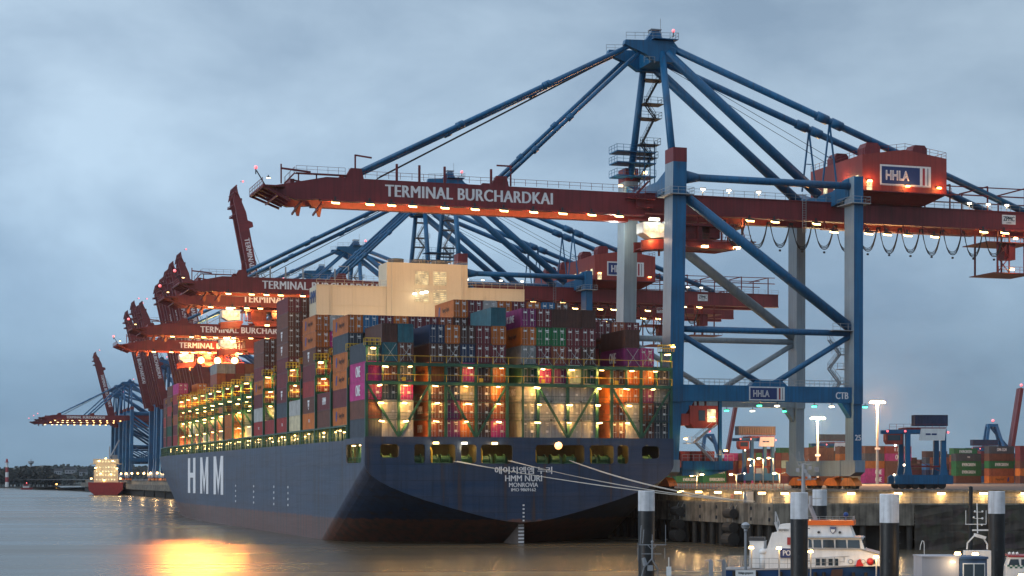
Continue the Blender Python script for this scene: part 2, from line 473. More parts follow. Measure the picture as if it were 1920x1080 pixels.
# upper wall
mb = MB()
wallstrip(mb, [q_(EU), q_(cu), q_(FRU)], LZ, QZ)
mb.build('upper_wall', M_CONCL, quay)
mb = MB()     # coping along the top
for a, b in ((EU, cu), (cu, FRU)):
    a = q_(W2(a, QZ)); b = q_(W2(b, QZ)); mb.beam(a + Vector((0, 0, .06)), b + Vector((0, 0, .06)), .5, .3)
mb.build('coping', M_CONC, quay)
mb = MB()     # ledge kerb, joints, mooring rings, cable duct
for a, b in ((f2w(28.15, 200), f2w(28.15, -31)),):
    mb.beam(q_(W2(a, LZ + .1)), q_(W2(b, LZ + .1)), .3, .25)
mb.beam(q_(W2((c0.x, c0.y + .15), LZ + .1)), q_(W2((FR0[0], FR0[1] + .15), LZ + .1)), .3, .25)
mb.build('kerb', M_CONCL, quay)
mb = MB()
for i in range(14):
    p = f2w(27.95, -30 + i * 6.2)
    for z in (4.3, 5.9): mb.box(*[v for c, r in ((q_(p).x, .18), (q_(p).y, .12), (z, .25)) for v in (c - r, c + r)])
for i in range(3):
    x = c0.x + 4 + i * 7; 
    for z in (4.3, 5.9): mb.box(x - c0.x - .18, x - c0.x + .18, front_y(x) - c0.y - .12, front_y(x) - c0.y + .1, z - .25, z + .25)
mb.build('mooring_recess', M_DARK, quay)
mb = MB()
ra = [q_(W2((c0.x + t * (FR0[0] - c0.x), front_y(c0.x + t * (FR0[0] - c0.x)) + .4), LZ)) for t in (0, .5, 1)]
mb.rail(ra, 1.1, 2.5, .05)
mb.build('railing', M_GALV, quay)
mb = MB()
ra = [q_(W2(f2w(32.2, s), QZ)) for s in (-26, 60)]
mb.rail(ra, 1.2, 1.2, .06)
mb.build('railing', paint('fence_orange', (.55, .14, .06), .5), quay)
# lamps along the top of the upper wall, throwing their light down it
def wall_lamp(p, n, strong):
    mb = MB(); q = q_(p)
    mb.beam(q, q + n * .7, .12, .12, 0)
    c = q + n * .75
    mb.box(c.x - .55, c.x + .55, c.y - .3, c.y + .3, c.z - .02, c.z + .14, 0)
    mb.box(c.x - .52, c.x + .52, c.y - .31, c.y + .31, c.z - .34, c.z - .03, 1)
    o = mb.build('wall_lamp', [M_DARK, L_WARM], quay)
    light(quay, c + n * .1 + Vector((0, 0, -.4)), 520 * strong, (1, .62, .25), .25)
for px in (1284, 1318, 1354, 1392, 1437):
    s = inv_x(px, 31.5); p = f2w(31.5, s, QZ - .1)
    wall_lamp((p.x, p.y, p.z), Vector((-CA, -SA, 0)), 1.0)
def fru_y(x): t = (x - cu.x) / (FRU[0] - cu.x); return cu.y + t * (FRU[1] - cu.y)
for px, k in ((1474, 2.2), (1599, 1.3), (1687, 1.3), (1768, 1.3), (1847, 1.3), (1925, 1.3)):
    x = (px - HX) / FPX * 268; wall_lamp((x, fru_y(x), QZ - .1), Vector((0, -1, 0)), k)
text('lettering', '30', 1.2, 1.0, quay, q_(f2w(31.44, inv_x(1373, 31.5), 7.4)), (R(90), 0, R(-90) + ANG), M_SIGNRED)
# grey switch cabinet doors in the upper wall
mb = MB()
for px in (1402, 1408):
    p = q_(f2w(31.3, inv_x(px, 31.5), 0)); mb.box(p.x - .5, p.x + .5, p.y - .5, p.y + .2, LZ, QZ - .1)
mb.build('cabinet', M_GREY, quay)

# rubber fenders hung in front of the quay wall, each a string of rolls
def fender(px, label):
    s = inv_x(px, 27.2); p = f2w(27.1, s)
    r = empty('fender', (p.x, p.y, 0), ANG); tag(r, label, 'fender', 'fenders on the quay wall')
    rub = paint('fender_rubber', (.028, .026, .024), .7, .3, .2)
    for z, rr in ((5.0, .75), (2.9, .8), (1.1, 1.0)):
        mb = MB(); mb.tube((0, -1.3, z), (0, 1.3, z), rr, 12); mb.tube((0, -1.31, z), (0, -1.36, z), rr * .45, 8); mb.build('rubber_roll', rub, r)
    mb = MB()
    for y in (-1.0, 1.0):
        mb.beam((.7, y, 6.4), (0, y, 5), .07, .07); mb.beam((0, y, 5), (0, y, 1.1), .07, .07)
    mb.build('chain', M_GALV, r)
fender(1271, 'string of black rubber fender rolls on the quay wall close to the ship stern')
fender(1370, 'string of black rubber fender rolls on the quay wall behind the globe lamp')

# ---------------------------------------------------------------- far shore on the left
def tree_mass(name, spots, mat, kind='stuff', n=60, leaf=1.6):
    mb = MB()
    for (x, y, z, h, r) in spots:
        mb.tube((x, y, z), (x, y, z + h * .75), .35, 5, 0, .1, False)
        for _ in range(n):
            u = random.random(); zz = z + h * (.22 + .78 * u); rr = r * math.sqrt(max(0, 1 - (2 * u - .9) ** 2 * .8)) * random.uniform(.3, 1)
            a = random.uniform(0, 6.283); c = Vector((x + rr * math.cos(a), y + rr * math.sin(a), zz))
            d = Vector((random.gauss(0, 1), random.gauss(0, 1), random.gauss(0, 1))).normalized(); e = d.orthogonal().normalized(); s_ = leaf * random.uniform(.5, 1.2)
            mb.poly([c + d * s_, c + e * s_, c - d * s_ * .7, c - e * s_ * .8])
    return mb.build(name, mat)
M_TREE = paint('winter_trees', (.040, .038, .028), .9, .45, 0, .05, rnd=0)
M_TREE2 = paint('hill_trees', (.055, .065, .055), .9, .4, 0, .03, rnd=0)
sp = []
random.seed(11)
for i in range(230):
    px = random.uniform(-130, 106); d = random.uniform(1850, 1990)
    hh = random.uniform(15, 22) * (.62 if px > 98 else 1) * (.92 if px < 30 else 1)
    p = at(px, 895, d); sp.append((p.x, p.y, .6, hh, random.uniform(4, 6.5)))
tag(tree_mass('wood', sp, M_TREE, n=70), 'dark leafless wood on the spit across the water, far left', 'trees', kind='stuff')
mb = MB()     # spit and far hillside
def land(pts, z): mb.prism([(p[0], p[1]) for p in pts], 2, -1, z)
land([(-3000, 1840), (at(60, 0, 1835).x, 1835), (at(112, 0, 1850).x, 1850), (at(108, 0, 1990).x, 1990), (-3000, 2080)], .8)
tag(mb.build('spit', paint('spit_earth', (.05, .045, .035), .9)), kind='structure')
mb = MB(); nx, ny = 60, 8; g = []
for i in range(nx + 1):
    x = -3200 + i * 3800 / nx; row = []
    for j in range(ny + 1):
        y = 2300 + j * 130
        z = -1 + 26 * (j / ny) ** .8 * (1 + .25 * math.sin(i * .7) + .15 * math.sin(i * 1.9 + 1)) * (1 if x < -150 else .4)
        row.append((x, y + (0 if j else 10 * math.sin(i)), z))
    g.append(row)
for i in range(nx):
    for j in range(ny): mb.poly([g[i][j], g[i + 1][j], g[i + 1][j + 1], g[i][j + 1]])
tag(mb.build('hills', M_TREE2, smooth=True), kind='structure')
def hill_z(x, y): j = max(0, (y - 2300) / 130); return -1 + 26 * (j / ny) ** .8
sp = []
for i in range(330):
    px = random.uniform(60, 335); d = random.uniform(2303, 2900); p = at(px, 895, d)
    sp.append((p.x, p.y, hill_z(p.x, p.y) - 1, random.uniform(10, 17), random.uniform(5, 9)))
tag(tree_mass('hillside_wood', sp, M_TREE2, n=50, leaf=2.4), 'tree covered hillside on the far bank behind the red ship', 'trees', kind='stuff')
def villa(px, py, d, w, h, label):
    p = at(px, py, d); r = empty('house', (p.x, p.y, p.z - h), 0); tag(r, label, 'house', 'houses on the far hillside')
    mb = MB(); mb.box(-w / 2, w / 2, 0, 9, 0, h); mb.build('wall', M_GREY, r)
    mb = MB(); mb.prism([(-w / 2 - .5, h), (w / 2 + .5, h), (w / 2 - 1, h + 3.5), (-w / 2 + 1, h + 3.5)], 1, -.5, 9.5); mb.build('roof', paint('slate_roof', (.08, .08, .09), .6), r)
    for k in range(3):
        mb = MB(); x = (k - 1) * w * .3; mb.box(x - .8, x + .8, -.05, .1, h * .35, h * .75); mb.build('window', M_GLASS, r)
villa(108, 883, 2330, 9, 5, 'white house on the far hillside, leftmost of the three')
villa(131, 881, 2370, 13, 5, 'wide white house on the far hillside, between two others')
villa(155, 885, 2340, 9, 5, 'small white house on the far hillside nearest the red ship')
# red and white light tower, and a tall radio tower behind the wood
p = at(13, 895, 1830); r = empty('light_tower', (p.x, p.y, .8)); tag(r, 'slim red and white banded light tower in front of the wood', 'tower')
z = 0; 
for i in range(5):
    h = 26 * .19; mb = MB(); mb.tube((0, 0, z), (0, 0, z + h), 1.7 - .1 * i, 10); mb.build('tower_band', [M_SIGNRED, M_WHITE][i % 2 == 0 and 1 or 0], r); z += h
mb = MB(); mb.tube((0, 0, z), (0, 0, z + .5), 2.2, 10); mb.tube((0, 0, z + .5), (0, 0, z + 2.6), 1.1, 8); mb.tube((0, 0, z + 2.6), (0, 0, z + 4), 1.3, 8, 0, .1); mb.build('lantern', M_SIGNRED, r)
p = at(58, 895, 2000); r = empty('radio_tower', (p.x, p.y, .8)); tag(r, 'grey radar tower with a wide head rising above the dark wood', 'tower')
mb = MB(); mb.tube((0, 0, 0), (0, 0, 24), 1.6, 10, 0, 1.1); mb.build('shaft', M_GREY, r)
mb = MB(); mb.tube((0, 0, 24), (0, 0, 25.5), 1.2, 10, 0, 3.2); mb.tube((0, 0, 25.5), (0, 0, 27.5), 3.2, 10); mb.tube((0, 0, 27.5), (0, 0, 30), .3, 5); mb.build('head', M_GREY, r)
# ---------------------------------------------------------------- the big container ship
def lerp_tab(t, x):
    if x <= t[0][0]: return t[0][1]
    for (a, b), (c, d) in zip(t, t[1:]):
        if x <= c: return b + (d - b) * (x - a) / (c - a)
    return t[-1][1]
HT = [(3.4, 0), (3.6, 2.6), (4.0, 4.9), (4.5, 7.0), (5.2, 9.8), (6, 12.7), (7, 16.1), (8, 19), (9, 21.5), (10, 23.4), (10.8, 24.5), (11.4, 25.05), (12, 25.4), (12.5, 25.5)]
KS = .40
DECK = 16.4
def hb(s, z):
    h = lerp_tab(HT, z + KS * s)
    k = max(0, min(1, z / 14.0)); s0 = 150 + 72 * k; s1 = 352 + 14 * k
    if s > s0: h = min(h, 25.5) * max(0, 1 - ((s - s0) / (s1 - s0)) ** 2)
    return h
def hull_mat():
    m, t, b = nodes_of('hull_paint'); n = t.nodes.new; L = t.links.new
    tc = n('ShaderNodeTexCoord'); sp = n('ShaderNodeSeparateXYZ'); L(tc.outputs['Object'], sp.inputs[0])
    mp = n('ShaderNodeMapping'); mp.inputs['Scale'].default_value = (.9, .9, .05); L(tc.outputs['Object'], mp.inputs[0])
    st = n('ShaderNodeTexNoise'); st.inputs['Scale'].default_value = 1; st.inputs['Detail'].default_value = 6; L(mp.outputs[0], st.inputs[0])
    mp2 = n('ShaderNodeMapping'); mp2.inputs['Scale'].default_value = (.05, .03, .45); L(tc.outputs['Object'], mp2.inputs[0])
    hz = n('ShaderNodeTexNoise'); hz.inputs['Scale'].default_value = 1; hz.inputs['Detail'].default_value = 6; hz.inputs['Roughness'].default_value = .6; L(mp2.outputs[0], hz.inputs[0])
    # topside paint with scuffs along the hull; sky sheen coloured into the port side
    c1 = n('ShaderNodeMix'); c1.data_type = 'RGBA'; c1.inputs[6].default_value = (.010, .036, .092, 1); c1.inputs[7].default_value = (.092, .086, .108, 1)
    r = n('ShaderNodeMapRange'); r.inputs[1].default_value = .38; r.inputs[2].default_value = .72; L(hz.outputs[0], r.inputs[0])
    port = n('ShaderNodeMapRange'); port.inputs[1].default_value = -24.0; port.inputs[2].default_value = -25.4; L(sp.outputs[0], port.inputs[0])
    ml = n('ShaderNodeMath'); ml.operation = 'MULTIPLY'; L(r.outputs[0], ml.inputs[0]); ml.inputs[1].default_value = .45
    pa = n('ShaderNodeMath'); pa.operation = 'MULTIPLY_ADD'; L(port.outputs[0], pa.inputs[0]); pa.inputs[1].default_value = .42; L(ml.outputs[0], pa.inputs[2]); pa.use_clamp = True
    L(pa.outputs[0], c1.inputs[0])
    # plates: faint panel seams
    br = n('ShaderNodeTexBrick'); br.inputs['Scale'].default_value = .1; br.inputs['Mortar Size'].default_value = .008; br.inputs['Color1'].default_value = (1, 1, 1, 1); br.inputs['Color2'].default_value = (.84, .84, .84, 1); br.inputs['Mortar'].default_value = (.74, .74, .74, 1)
    cb = n('ShaderNodeCombineXYZ'); ad = n('ShaderNodeMath'); ad.operation = 'ADD'; L(sp.outputs[0], ad.inputs[0]); L(sp.outputs[1], ad.inputs[1]); L(ad.outputs[0], cb.inputs[0]); L(sp.outputs[2], cb.inputs[1]); L(cb.outputs[0], br.inputs[0])
    pm = n('ShaderNodeMix'); pm.data_type = 'RGBA'; pm.blend_type = 'MULTIPLY'; pm.inputs[0].default_value = 1; L(c1.outputs[2], pm.inputs[6]); L(br.outputs[0], pm.inputs[7])
    sm = n('ShaderNodeMapRange'); sm.inputs[1].default_value = .45; sm.inputs[2].default_value = .8; sm.inputs[3].default_value = 1; sm.inputs[4].default_value = .38; L(st.outputs[0], sm.inputs[0])
    tm = n('ShaderNodeVectorMath'); tm.operation = 'SCALE'; L(pm.outputs[2], tm.inputs[0]); L(sm.outputs[0], tm.inputs['Scale'])
    rs = n('ShaderNodeMapRange'); rs.inputs[1].default_value = .60; rs.inputs[2].default_value = .74; rs.inputs[4].default_value = .75; L(st.outputs[0], rs.inputs[0])
    rm = n('ShaderNodeMix'); rm.data_type = 'RGBA'; rm.inputs[7].default_value = (.085, .042, .024, 1); L(rs.outputs[0], rm.inputs[0]); L(tm.outputs[0], rm.inputs[6])
    # worn red bottom paint
    c2 = n('ShaderNodeMix'); c2.data_type = 'RGBA'; c2.inputs[6].default_value = (.150, .060, .042, 1); c2.inputs[7].default_value = (.065, .048, .040, 1)
    r2 = n('ShaderNodeMapRange'); r2.inputs[1].default_value = .4; r2.inputs[2].default_value = .65; L(st.outputs[0], r2.inputs[0]); L(r2.outputs[0], c2.inputs[0])
    zz = n('ShaderNodeMath'); zz.operation = 'MULTIPLY_ADD'; L(st.outputs[0], zz.inputs[0]); zz.inputs[1].default_value = 1.2; L(sp.outputs[2], zz.inputs[2])
    edge = n('ShaderNodeMapRange'); edge.inputs[1].default_value = 4.3; edge.inputs[2].default_value = 4.6; L(zz.outputs[0], edge.inputs[0])
    mm = n('ShaderNodeMix'); mm.data_type = 'RGBA'; L(edge.outputs[0], mm.inputs[0]); L(c2.outputs[2], mm.inputs[6]); L(rm.outputs[2], mm.inputs[7])
    L(mm.outputs[2], b.inputs['Base Color'])
    rr = n('ShaderNodeMapRange'); rr.inputs[3].default_value = .34; rr.inputs[4].default_value = .55; L(hz.outputs[0], rr.inputs[0]); L(rr.outputs[0], b.inputs['Roughness'])
    bp = n('ShaderNodeBump'); bp.inputs['Strength'].default_value = .22; bp.inputs['Distance'].default_value = .4; L(hz.outputs[0], bp.inputs['Height']); L(bp.outputs[0], b.inputs['Normal'])
    return m
M_HULL = hull_mat()
ship = in_frame(empty('container_ship', (0, 0, 0)))
tag(ship, 'huge navy blue container ship moored stern towards us, with green lashing frames', 'container ship')
mb = MB(); rows = []
zeta = [3.4 + .12 * i for i in range(5)] + [4.0 + .34 * i for i in range(1, 24)] + [12.2, 12.5]
for s in [0, 1.5, 3, 5, 7, 9, 11.5, 14, 17, 20, 23, 26, 29, 32, 36]:
    r = [(max(lerp_tab(HT, q), .02), s, q - KS * s) for q in zeta]
    z0 = 12.5 - KS * s
    for t in (.25, .5, .75): r.append((25.5, s, z0 + (12.5 - z0) * t + .002))
    rows.append(r + [(25.5, s, 12.504), (25.5, s, DECK)])
n_aft = len(rows); nlev = len(rows[0])
for s in [36.01, 45, 60, 75, 100, 125, 150] + [165 + 10 * i for i in range(20)] + [358, 362, 366]:
    zs = [-2.0 + (12.5 + 2.0) * i / (nlev - 2) for i in range(nlev - 1)] + [DECK]
    rows.append([(max(hb(s, z), 0.02), s, z) for z in zs])
for a, b in zip(rows, rows[1:]):
    for j in range(len(a) - 1):
        if not (a[0][1] < 14 and j == len(a) - 2):
            mb.poly([(-a[j][0], a[j][1], a[j][2]), (-a[j + 1][0], a[j + 1][1], a[j + 1][2]), (-b[j + 1][0], b[j + 1][1], b[j + 1][2]), (-b[j][0], b[j][1], b[j][2])])
        mb.poly([(a[j][0], a[j][1], a[j][2]), (b[j][0], b[j][1], b[j][2]), (b[j + 1][0], b[j + 1][1], b[j + 1][2]), (a[j + 1][0], a[j + 1][1], a[j + 1][2])])
o = mb.build('hull', M_HULL, ship)
for p in o.data.polygons: p.use_smooth = p.center.y > 1
# deck
mb = MB()
for a, b in zip(rows, rows[1:]):
    mb.poly([(-a[-1][0], a[0][1], DECK), (a[-1][0], a[0][1], DECK), (b[-1][0], b[0][1], DECK), (-b[-1][0], b[0][1], DECK)])
M_DECK = paint('deck_red_brown', (.16, .06, .035), .6, .3, 0)
mb.build('deck', M_DECK, ship)

def holed_plate(name, outline, holes, thick, mat, parent, loc, rot):
    c = bpy.data.curves.new(name, 'CURVE'); c.dimensions = '2D'; c.fill_mode = 'BOTH'; c.extrude = thick / 2
    def add(pts):
        sp = c.splines.new('POLY'); sp.points.add(len(pts) - 1)
        for q, p in zip(sp.points, pts): q.co = (p[0], p[1], 0, 1)
        sp.use_cyclic_u = True
    add(outline)
    for (x0, x1, z0, z1) in holes:
        r = min(.5, (x1 - x0) * .25); pts = []
        for cx, cy, a0 in ((x1 - r, z1 - r, 0), (x0 + r, z1 - r, 90), (x0 + r, z0 + r, 180), (x1 - r, z0 + r, 270)):
            for k in range(5): t = R(a0 + k * 22.5); pts.append((cx + r * math.cos(t), cy + r * math.sin(t)))
        add(pts)
    tmp = bpy.data.objects.new(name, c); COL.objects.link(tmp)
    dg = bpy.context.evaluated_depsgraph_get(); me = bpy.data.meshes.new_from_object(tmp.evaluated_get(dg)); bpy.data.objects.remove(tmp)
    me.materials.clear(); me.materials.append(mat)
    if rot is not None:
        from mathutils import Euler
        me.transform(Matrix.Translation(loc) @ Euler(rot).to_matrix().to_4x4()); loc = rot = None
    return link(name, me, parent, loc, rot)
HOLES = [(-23.1, -20.2, 13.5, 15.6), (-17.7, -16, 12.65, 15.6), (-15.2, -11.1, 12.7, 15.6), (-10.2, -7.7, 12.7, 15.6), (-7, -1.8, 12.65, 15.6),
         (2.0, 10.2, 12.65, 15.6), (11.1, 15.2, 12.65, 15.6), (15.8, 17.7, 12.65, 15.6), (20, 23, 13.5, 15.5)]
prof = [(x, z) for z, x in HT if x > 0]
outl = [(-25.5, 16.75)] + [(-x, z) for x, z in reversed(prof)] + [(0, 3.4)] + prof + [(25.5, 16.75)]
holed_plate('transom', outl, HOLES, .25, M_HULL, ship, (0, -.1, 0), FRONT)
holed_plate('side_plate', [(-14, 12.5), (-.02, 12.5), (-.02, 16.6), (-14, 16.6)], [(-12.4, -2.2, 12.75, 15.7)], .2, M_HULL, ship, (-25.42, 0, 0), PORT)
# note: PORT reads towards the stern, so plate x = -along
M_INT = paint('mooring_deck_green', (.13, .12, .06), .6, .3, .2)
mb = MB(); mb.box(-25.2, 25.2, .1, 13.5, 12.2, 12.45); mb.box(-25.2, 25.2, .1, 13.5, 16.05, 16.3); mb.box(-25.2, 25.2, 13.2, 13.5, 12.45, 16.05)
for x in (-18.9, -10.65, -7.3, .2, 10.65, 15.5, 18.8): mb.box(x - .15, x + .15, .15, 5, 12.45, 16.05)
mb.build('mooring_deck', M_INT, ship)
M_WINCH = paint('winch_green', (.05, .14, .06), .5, .3, .3)
for x in (-21.6, -16.8, -14.2, -12.2, -9.0, -5.6, -3.2, 3.6, 6.0, 8.4, 12.1, 14.2, 16.7, 21.4):
    mb = MB(); mb.tube((x - .7, 2.2, 13.35), (x + .7, 2.2, 13.35), .55, 10); mb.tube((x - .75, 2.2, 13.35), (x - .6, 2.2, 13.35), .8, 12); mb.tube((x + .6, 2.2, 13.35), (x + .75, 2.2, 13.35), .8, 12)
    mb.box(x - .9, x + .9, 1.7, 2.8, 12.45, 12.9); mb.box(x + .8, x + 1.2, 1.9, 2.6, 12.45, 13.7)
    mb.build('mooring_winch', M_WINCH, ship)
for x in (-15.6, -7.5, 1.4, 10.7):
    mb = MB(); mb.path([(x + .9, .6, 12.5), (x + .9, .6, 14.6), (x + .6, .6, 15.2), (x - .1, .6, 15.5)], .12, 6); mb.build('vent_pipe', M_YELLOW, ship)
for x, w_ in ((-21.6, 3), (-13, 4), (-9, 2.5), (-4.4, 5), (6, 8), (13, 4), (16.7, 2), (21.5, 3)):
    light(ship, (x, 1.2, 15.3), 190, (1, .56, .17), .2)
    mb = MB(); mb.box(x - .3, x + .3, 2.9, 3.2, 15.85, 16.04, 0); mb.box(x - .28, x + .28, 2.9, 3.2, 15.7, 15.85, 1); mb.build('deck_lamp', [M_DARK, L_WARM], ship)
for y in (5, 10):
    mb = MB(); mb.box(-25.1, -24.6, y - .35, y + .35, 15.55, 15.75, 0); mb.box(-25.1, -24.6, y - .3, y + .3, 15.4, 15.55, 1); mb.build('deck_lamp', [M_DARK, L_WARM], ship)
    light(ship, (-24.3, y, 15.0), 160, (1, .72, .30), .2)
for x, em in ((-14.4, L_WARM), (-9.8, L_WHITE), (-4.9, L_WARM), (5.6, L_SODIUM)):
    mb = MB(); k = 1.0 if em is not L_SODIUM else 1.9
    mb.beam((x, -.25, 16.3), (x, -.7, 16.1), .1, .1, 0); mb.box(x - .4 * k, x + .4 * k, -1.0, -.45, 15.95, 16.1, 0); mb.box(x - .38, x + .38, -.98, -.48, 15.63, 15.95, 1) if k < 1.1 else mb.sphere((x, -.8, 15.5), .62, 1, 12)
    mb.build('stern_lamp', [M_DARK, em], ship)
    light(ship, (x, -1.0, 15.1), 140 if em is not L_SODIUM else 700, (1, .42, .10) if em is L_SODIUM else (1, .75, .4), .2)
mb = MB()      # gear seen through the side opening
for y in (3.5, 6.2, 9.0, 11.6): mb.beam((-24.6, y, 12.45), (-24.6, y, 16.0), .16, .16)
mb.rail([(-25.2, 2.6, 12.45), (-25.2, 12.2, 12.45)], 1.1, 1.0, .06)
mb.tube((-23.6, 4.2, 13.4), (-23.6, 6.4, 13.4), .7, 10); mb.box(-24.2, -23, 7.4, 9.4, 12.45, 14.2); mb.box(-23.6, -22.4, 2.4, 12.6, 12.45, 15.9)
mb.build('side_gear', M_WINCH, ship)
# rudder with draught marks
mb = MB(); mb.prism([(1.0, -2), (11, -2), (11, 4.5), (1.0, 4.0)], 0, -.45, .45); mb.build('rudder', paint('rudder_paint', (.17, .14, .13), .5, .3, .4), ship)
mb = MB()
for i in range(9): mb.box(-.47, .47, .93, .99, .2 + i * .55, .45 + i * .55)
for i in range(5): mb.box(-.15, .15, -.26, -.23, 3.6 + i * .6, 3.85 + i * .6)
mb.build('draught_marks', M_LETTER, ship)
text('lettering', '에이치엠엠 누리', 9.5, 1.15, ship, (0, -.26, 11.6), FRONT, M_LETTER, .022)
text('lettering', 'HMM NURI', 6.1, .95, ship, (0, -.26, 10.35), FRONT, M_LETTER, .022)
text('lettering', 'MONROVIA', 4.8, .68, ship, (0, -.26, 9.32), FRONT, M_LETTER, .022)
text('lettering', 'IMO 9869162', 4.1, .48, ship, (0, -.26, 8.55), FRONT, M_LETTER, .022)
def block_letter(ch, s0, s1, z0, z1):
    w = s0 - s1; mb = MB(); P = lambda u, v: (s0 - u * w, z0 + v * (z1 - z0))
    def pr(pts): mb.prism([P(*p) for p in pts], 0, -25.58, -25.515)
    t = .30 if ch == 'H' else .25
    pr([(0, 0), (t, 0), (t, 1), (0, 1)]); pr([(1 - t, 0), (1, 0), (1, 1), (1 - t, 1)])
    if ch == 'H': pr([(t, .44), (1 - t, .44), (1 - t, .58), (t, .58)])
    else:
        pr([(t, .62), (.5, 0.0), (.5, .36), (t, 1)]); pr([(1 - t, .62), (1 - t, 1), (.5, .36), (.5, 0)])
    return fix_normals(mb.build('lettering', M_LETTER, ship))
for ch, s0, s1 in (('H', 190.3, 177.4), ('M', 169.4, 156.7), ('M', 148.6, 134.8)): block_letter(ch, s0, s1, 6.6, 15.3)
# draught marks and tug marks on the side
mb = MB()
for s0 in (118, 96, 74, 60):
    for i in range(4): mb.box(-25.56, -25.5, s0, s0 + .6, 5.2 + i * 1.1, 5.6 + i * 1.1)
mb.build('draught_marks', M_LETTER, ship)

# hatch coamings and the lit side passage
BAY = lambda b: .8 + 12.4 * b
mb = MB()
for b in range(1, 22):
    w = hb(BAY(b) + 11.2, DECK) - 2.6
    mb.box(-w, w, BAY(b) - .3, BAY(b) + 11.3, DECK + .01, 18.9)
mb.build('hatch_coaming', paint('coaming_green', (.035, .105, .055), .5, .3, .4), ship)
mb = MB()
s = 13.6
while s < 262:
    w = hb(s, DECK) - .3
    mb.box(-w - .12, -w + .12, s - .12, s + .12, DECK, 18.7); mb.box(-w, -w + 2.3, s - .06, s + .06, 18.4, 18.8)
    s += 3.1
s = 13.6
while s < 256:
    w = hb(s, DECK) - .25; w2 = hb(s + 12.4, DECK) - .25
    for z in (17.0, 17.6): mb.beam((-w, s, z), (-w2, s + 12.4, z), .07, .07)
    mb.beam((-w + .05, s, 18.75), (-w2 + .05, s + 12.4, 18.75), .3, .25)
    s += 12.4
mb.build('side_rail', M_GREEN, ship)
# casing (aft island)
cy0, cy1 = 55.0, 61.5
mb = MB()
mb.box(-8.1, 7.4, cy0, cy1, DECK, 50.2); mb.box(-21.3, -8.1, cy0 + .3, cy1 - .2, DECK, 45.5); mb.box(7.4, 18.7, cy0 + .3, cy1 - .2, DECK, 45.8)
mb.box(-7.9, 7.2, cy0 - .06, cy0, 44.9, 45.05); mb.box(-21.3, -8.1, cy0 + .2, cy0 + .3, 45.5, 45.7); mb.box(7.4, 18.7, cy0 + .2, cy0 + .3, 45.8, 46.0)
for x in (-14.5, 12.8): mb.box(x, x + .15, cy0 + .22, cy0 + .3, 30, 45.5)
mb.box(-8.15, -8.05, cy0 - .08, cy0, 30, 50.2)
mb.build('funnel_casing', M_CREAM, ship)
mb = MB(); 
for x in (-5.5, -1.0, 2.8): mb.tube((x, cy0 + 3.5, 50.2), (x, cy0 + 3.5, 51.2), 1.5, 12); 
mb.build('funnel_top', M_DARK, ship)
mb = MB(); mb.rail([(-8.0, cy0 + .35, 45.5), (-10.6, cy0 + .35, 45.5)], 1.2, 1.0, .08); mb.rail([(-8, cy0 + .1, 50.2), (7.3, cy0 + .1, 50.2)], .5, 3, .05); mb.build('railing', M_GALV, ship)
for x0, x1 in ((-2.75, -.2), (.75, 3.25)):
    for z0, z1 in ((46.2, 48.7), (43.0, 45.3)):
        mb = MB(); 
        mb.box(x0 - .12, x1 + .12, cy0 - .1, cy0, z1, z1 + .12, 0); mb.box(x0 - .12, x1 + .12, cy0 - .1, cy0, z0 - .12, z0, 0); mb.box(x0 - .12, x0, cy0 - .1, cy0, z0, z1, 0); mb.box(x1, x1 + .12, cy0 - .1, cy0, z0, z1, 0)
        n = 7
        for i in range(n):
            z = z0 + (z1 - z0) * (i + .5) / n; mb.beam((x0, cy0 - .08, z), (x1, cy0 - .08, z), .15, .04, 0, (0, .6, .8))
        mb.box(x0, x1, cy0 - .03, cy0 - .005, z0, z1, 1); mb.box((x0 + x1) / 2 - .06, (x0 + x1) / 2 + .06, cy0 - .12, cy0 - .05, z0, z1, 0)
        mb.build('louvre', [M_CREAM, lit_panel('louvre_light', (1.0, .82, .42), .95) if 'louvre_light' not in MATS else MATS['louvre_light'], M_GREY], ship)
for x, z in ((-3.0, 44.6), (-1.6, 44.8), (-.8, 45.0)):
    mb = MB(); mb.box(x - .35, x + .35, cy0 - .9, cy0 - .5, z, z + .12, 0); mb.box(x - .33, x + .33, cy0 - .88, cy0 - .52, z - .35, z, 1); mb.beam((x, cy0, z + .06), (x, cy0 - .6, z + .06), .1, .1, 0); mb.build('casing_lamp', [M_DARK, L_WHITE], ship)
light(ship, (-2, cy0 - 2.2, 44.4), 130, (1, .82, .5), .3)
mb = MB()
for x in (-7.2, 6.3): mb.tube((x, cy0 - .12, 30), (x, cy0 - .12, 50.2), .09, 6)
for x in (-18.8, 10.5):
    for dx in (0, .5): mb.beam((x + dx, cy0 + .12, 36), (x + dx, cy0 + .12, 45.4), .06, .06)
    for k in range(20): mb.beam((x, cy0 + .12, 36.2 + k * .46), (x + .5, cy0 + .12, 36.2 + k * .46), .05, .05)
for z in (42.0, 39.2): mb.box(-21.3, -8.15, cy0 + .24, cy0 + .3, z, z + .07); mb.box(7.45, 18.7, cy0 + .24, cy0 + .3, z, z + .07)
mb.rail([(-21.2, cy0 + .5, 45.7), (-10.8, cy0 + .5, 45.7)], 1.0, 1.5, .05); mb.rail([(7.6, cy0 + .5, 46), (18.6, cy0 + .5, 46)], 1.0, 1.5, .05)
mb.build('casing_fittings', M_CREAM, ship)
text('lettering', 'HMM', 5.2, 2.2, ship, (-21.36, cy0 + 3.2, 43.6), PORT, M_SIGNBLUE, .03)
# warm deck light washing the cream casing from the hatch tops
for x in (-18, -13, -7, 0, 6, 13): light(ship, (x, cy0 - 9, 38.0), 900, (1, .70, .40), .6)

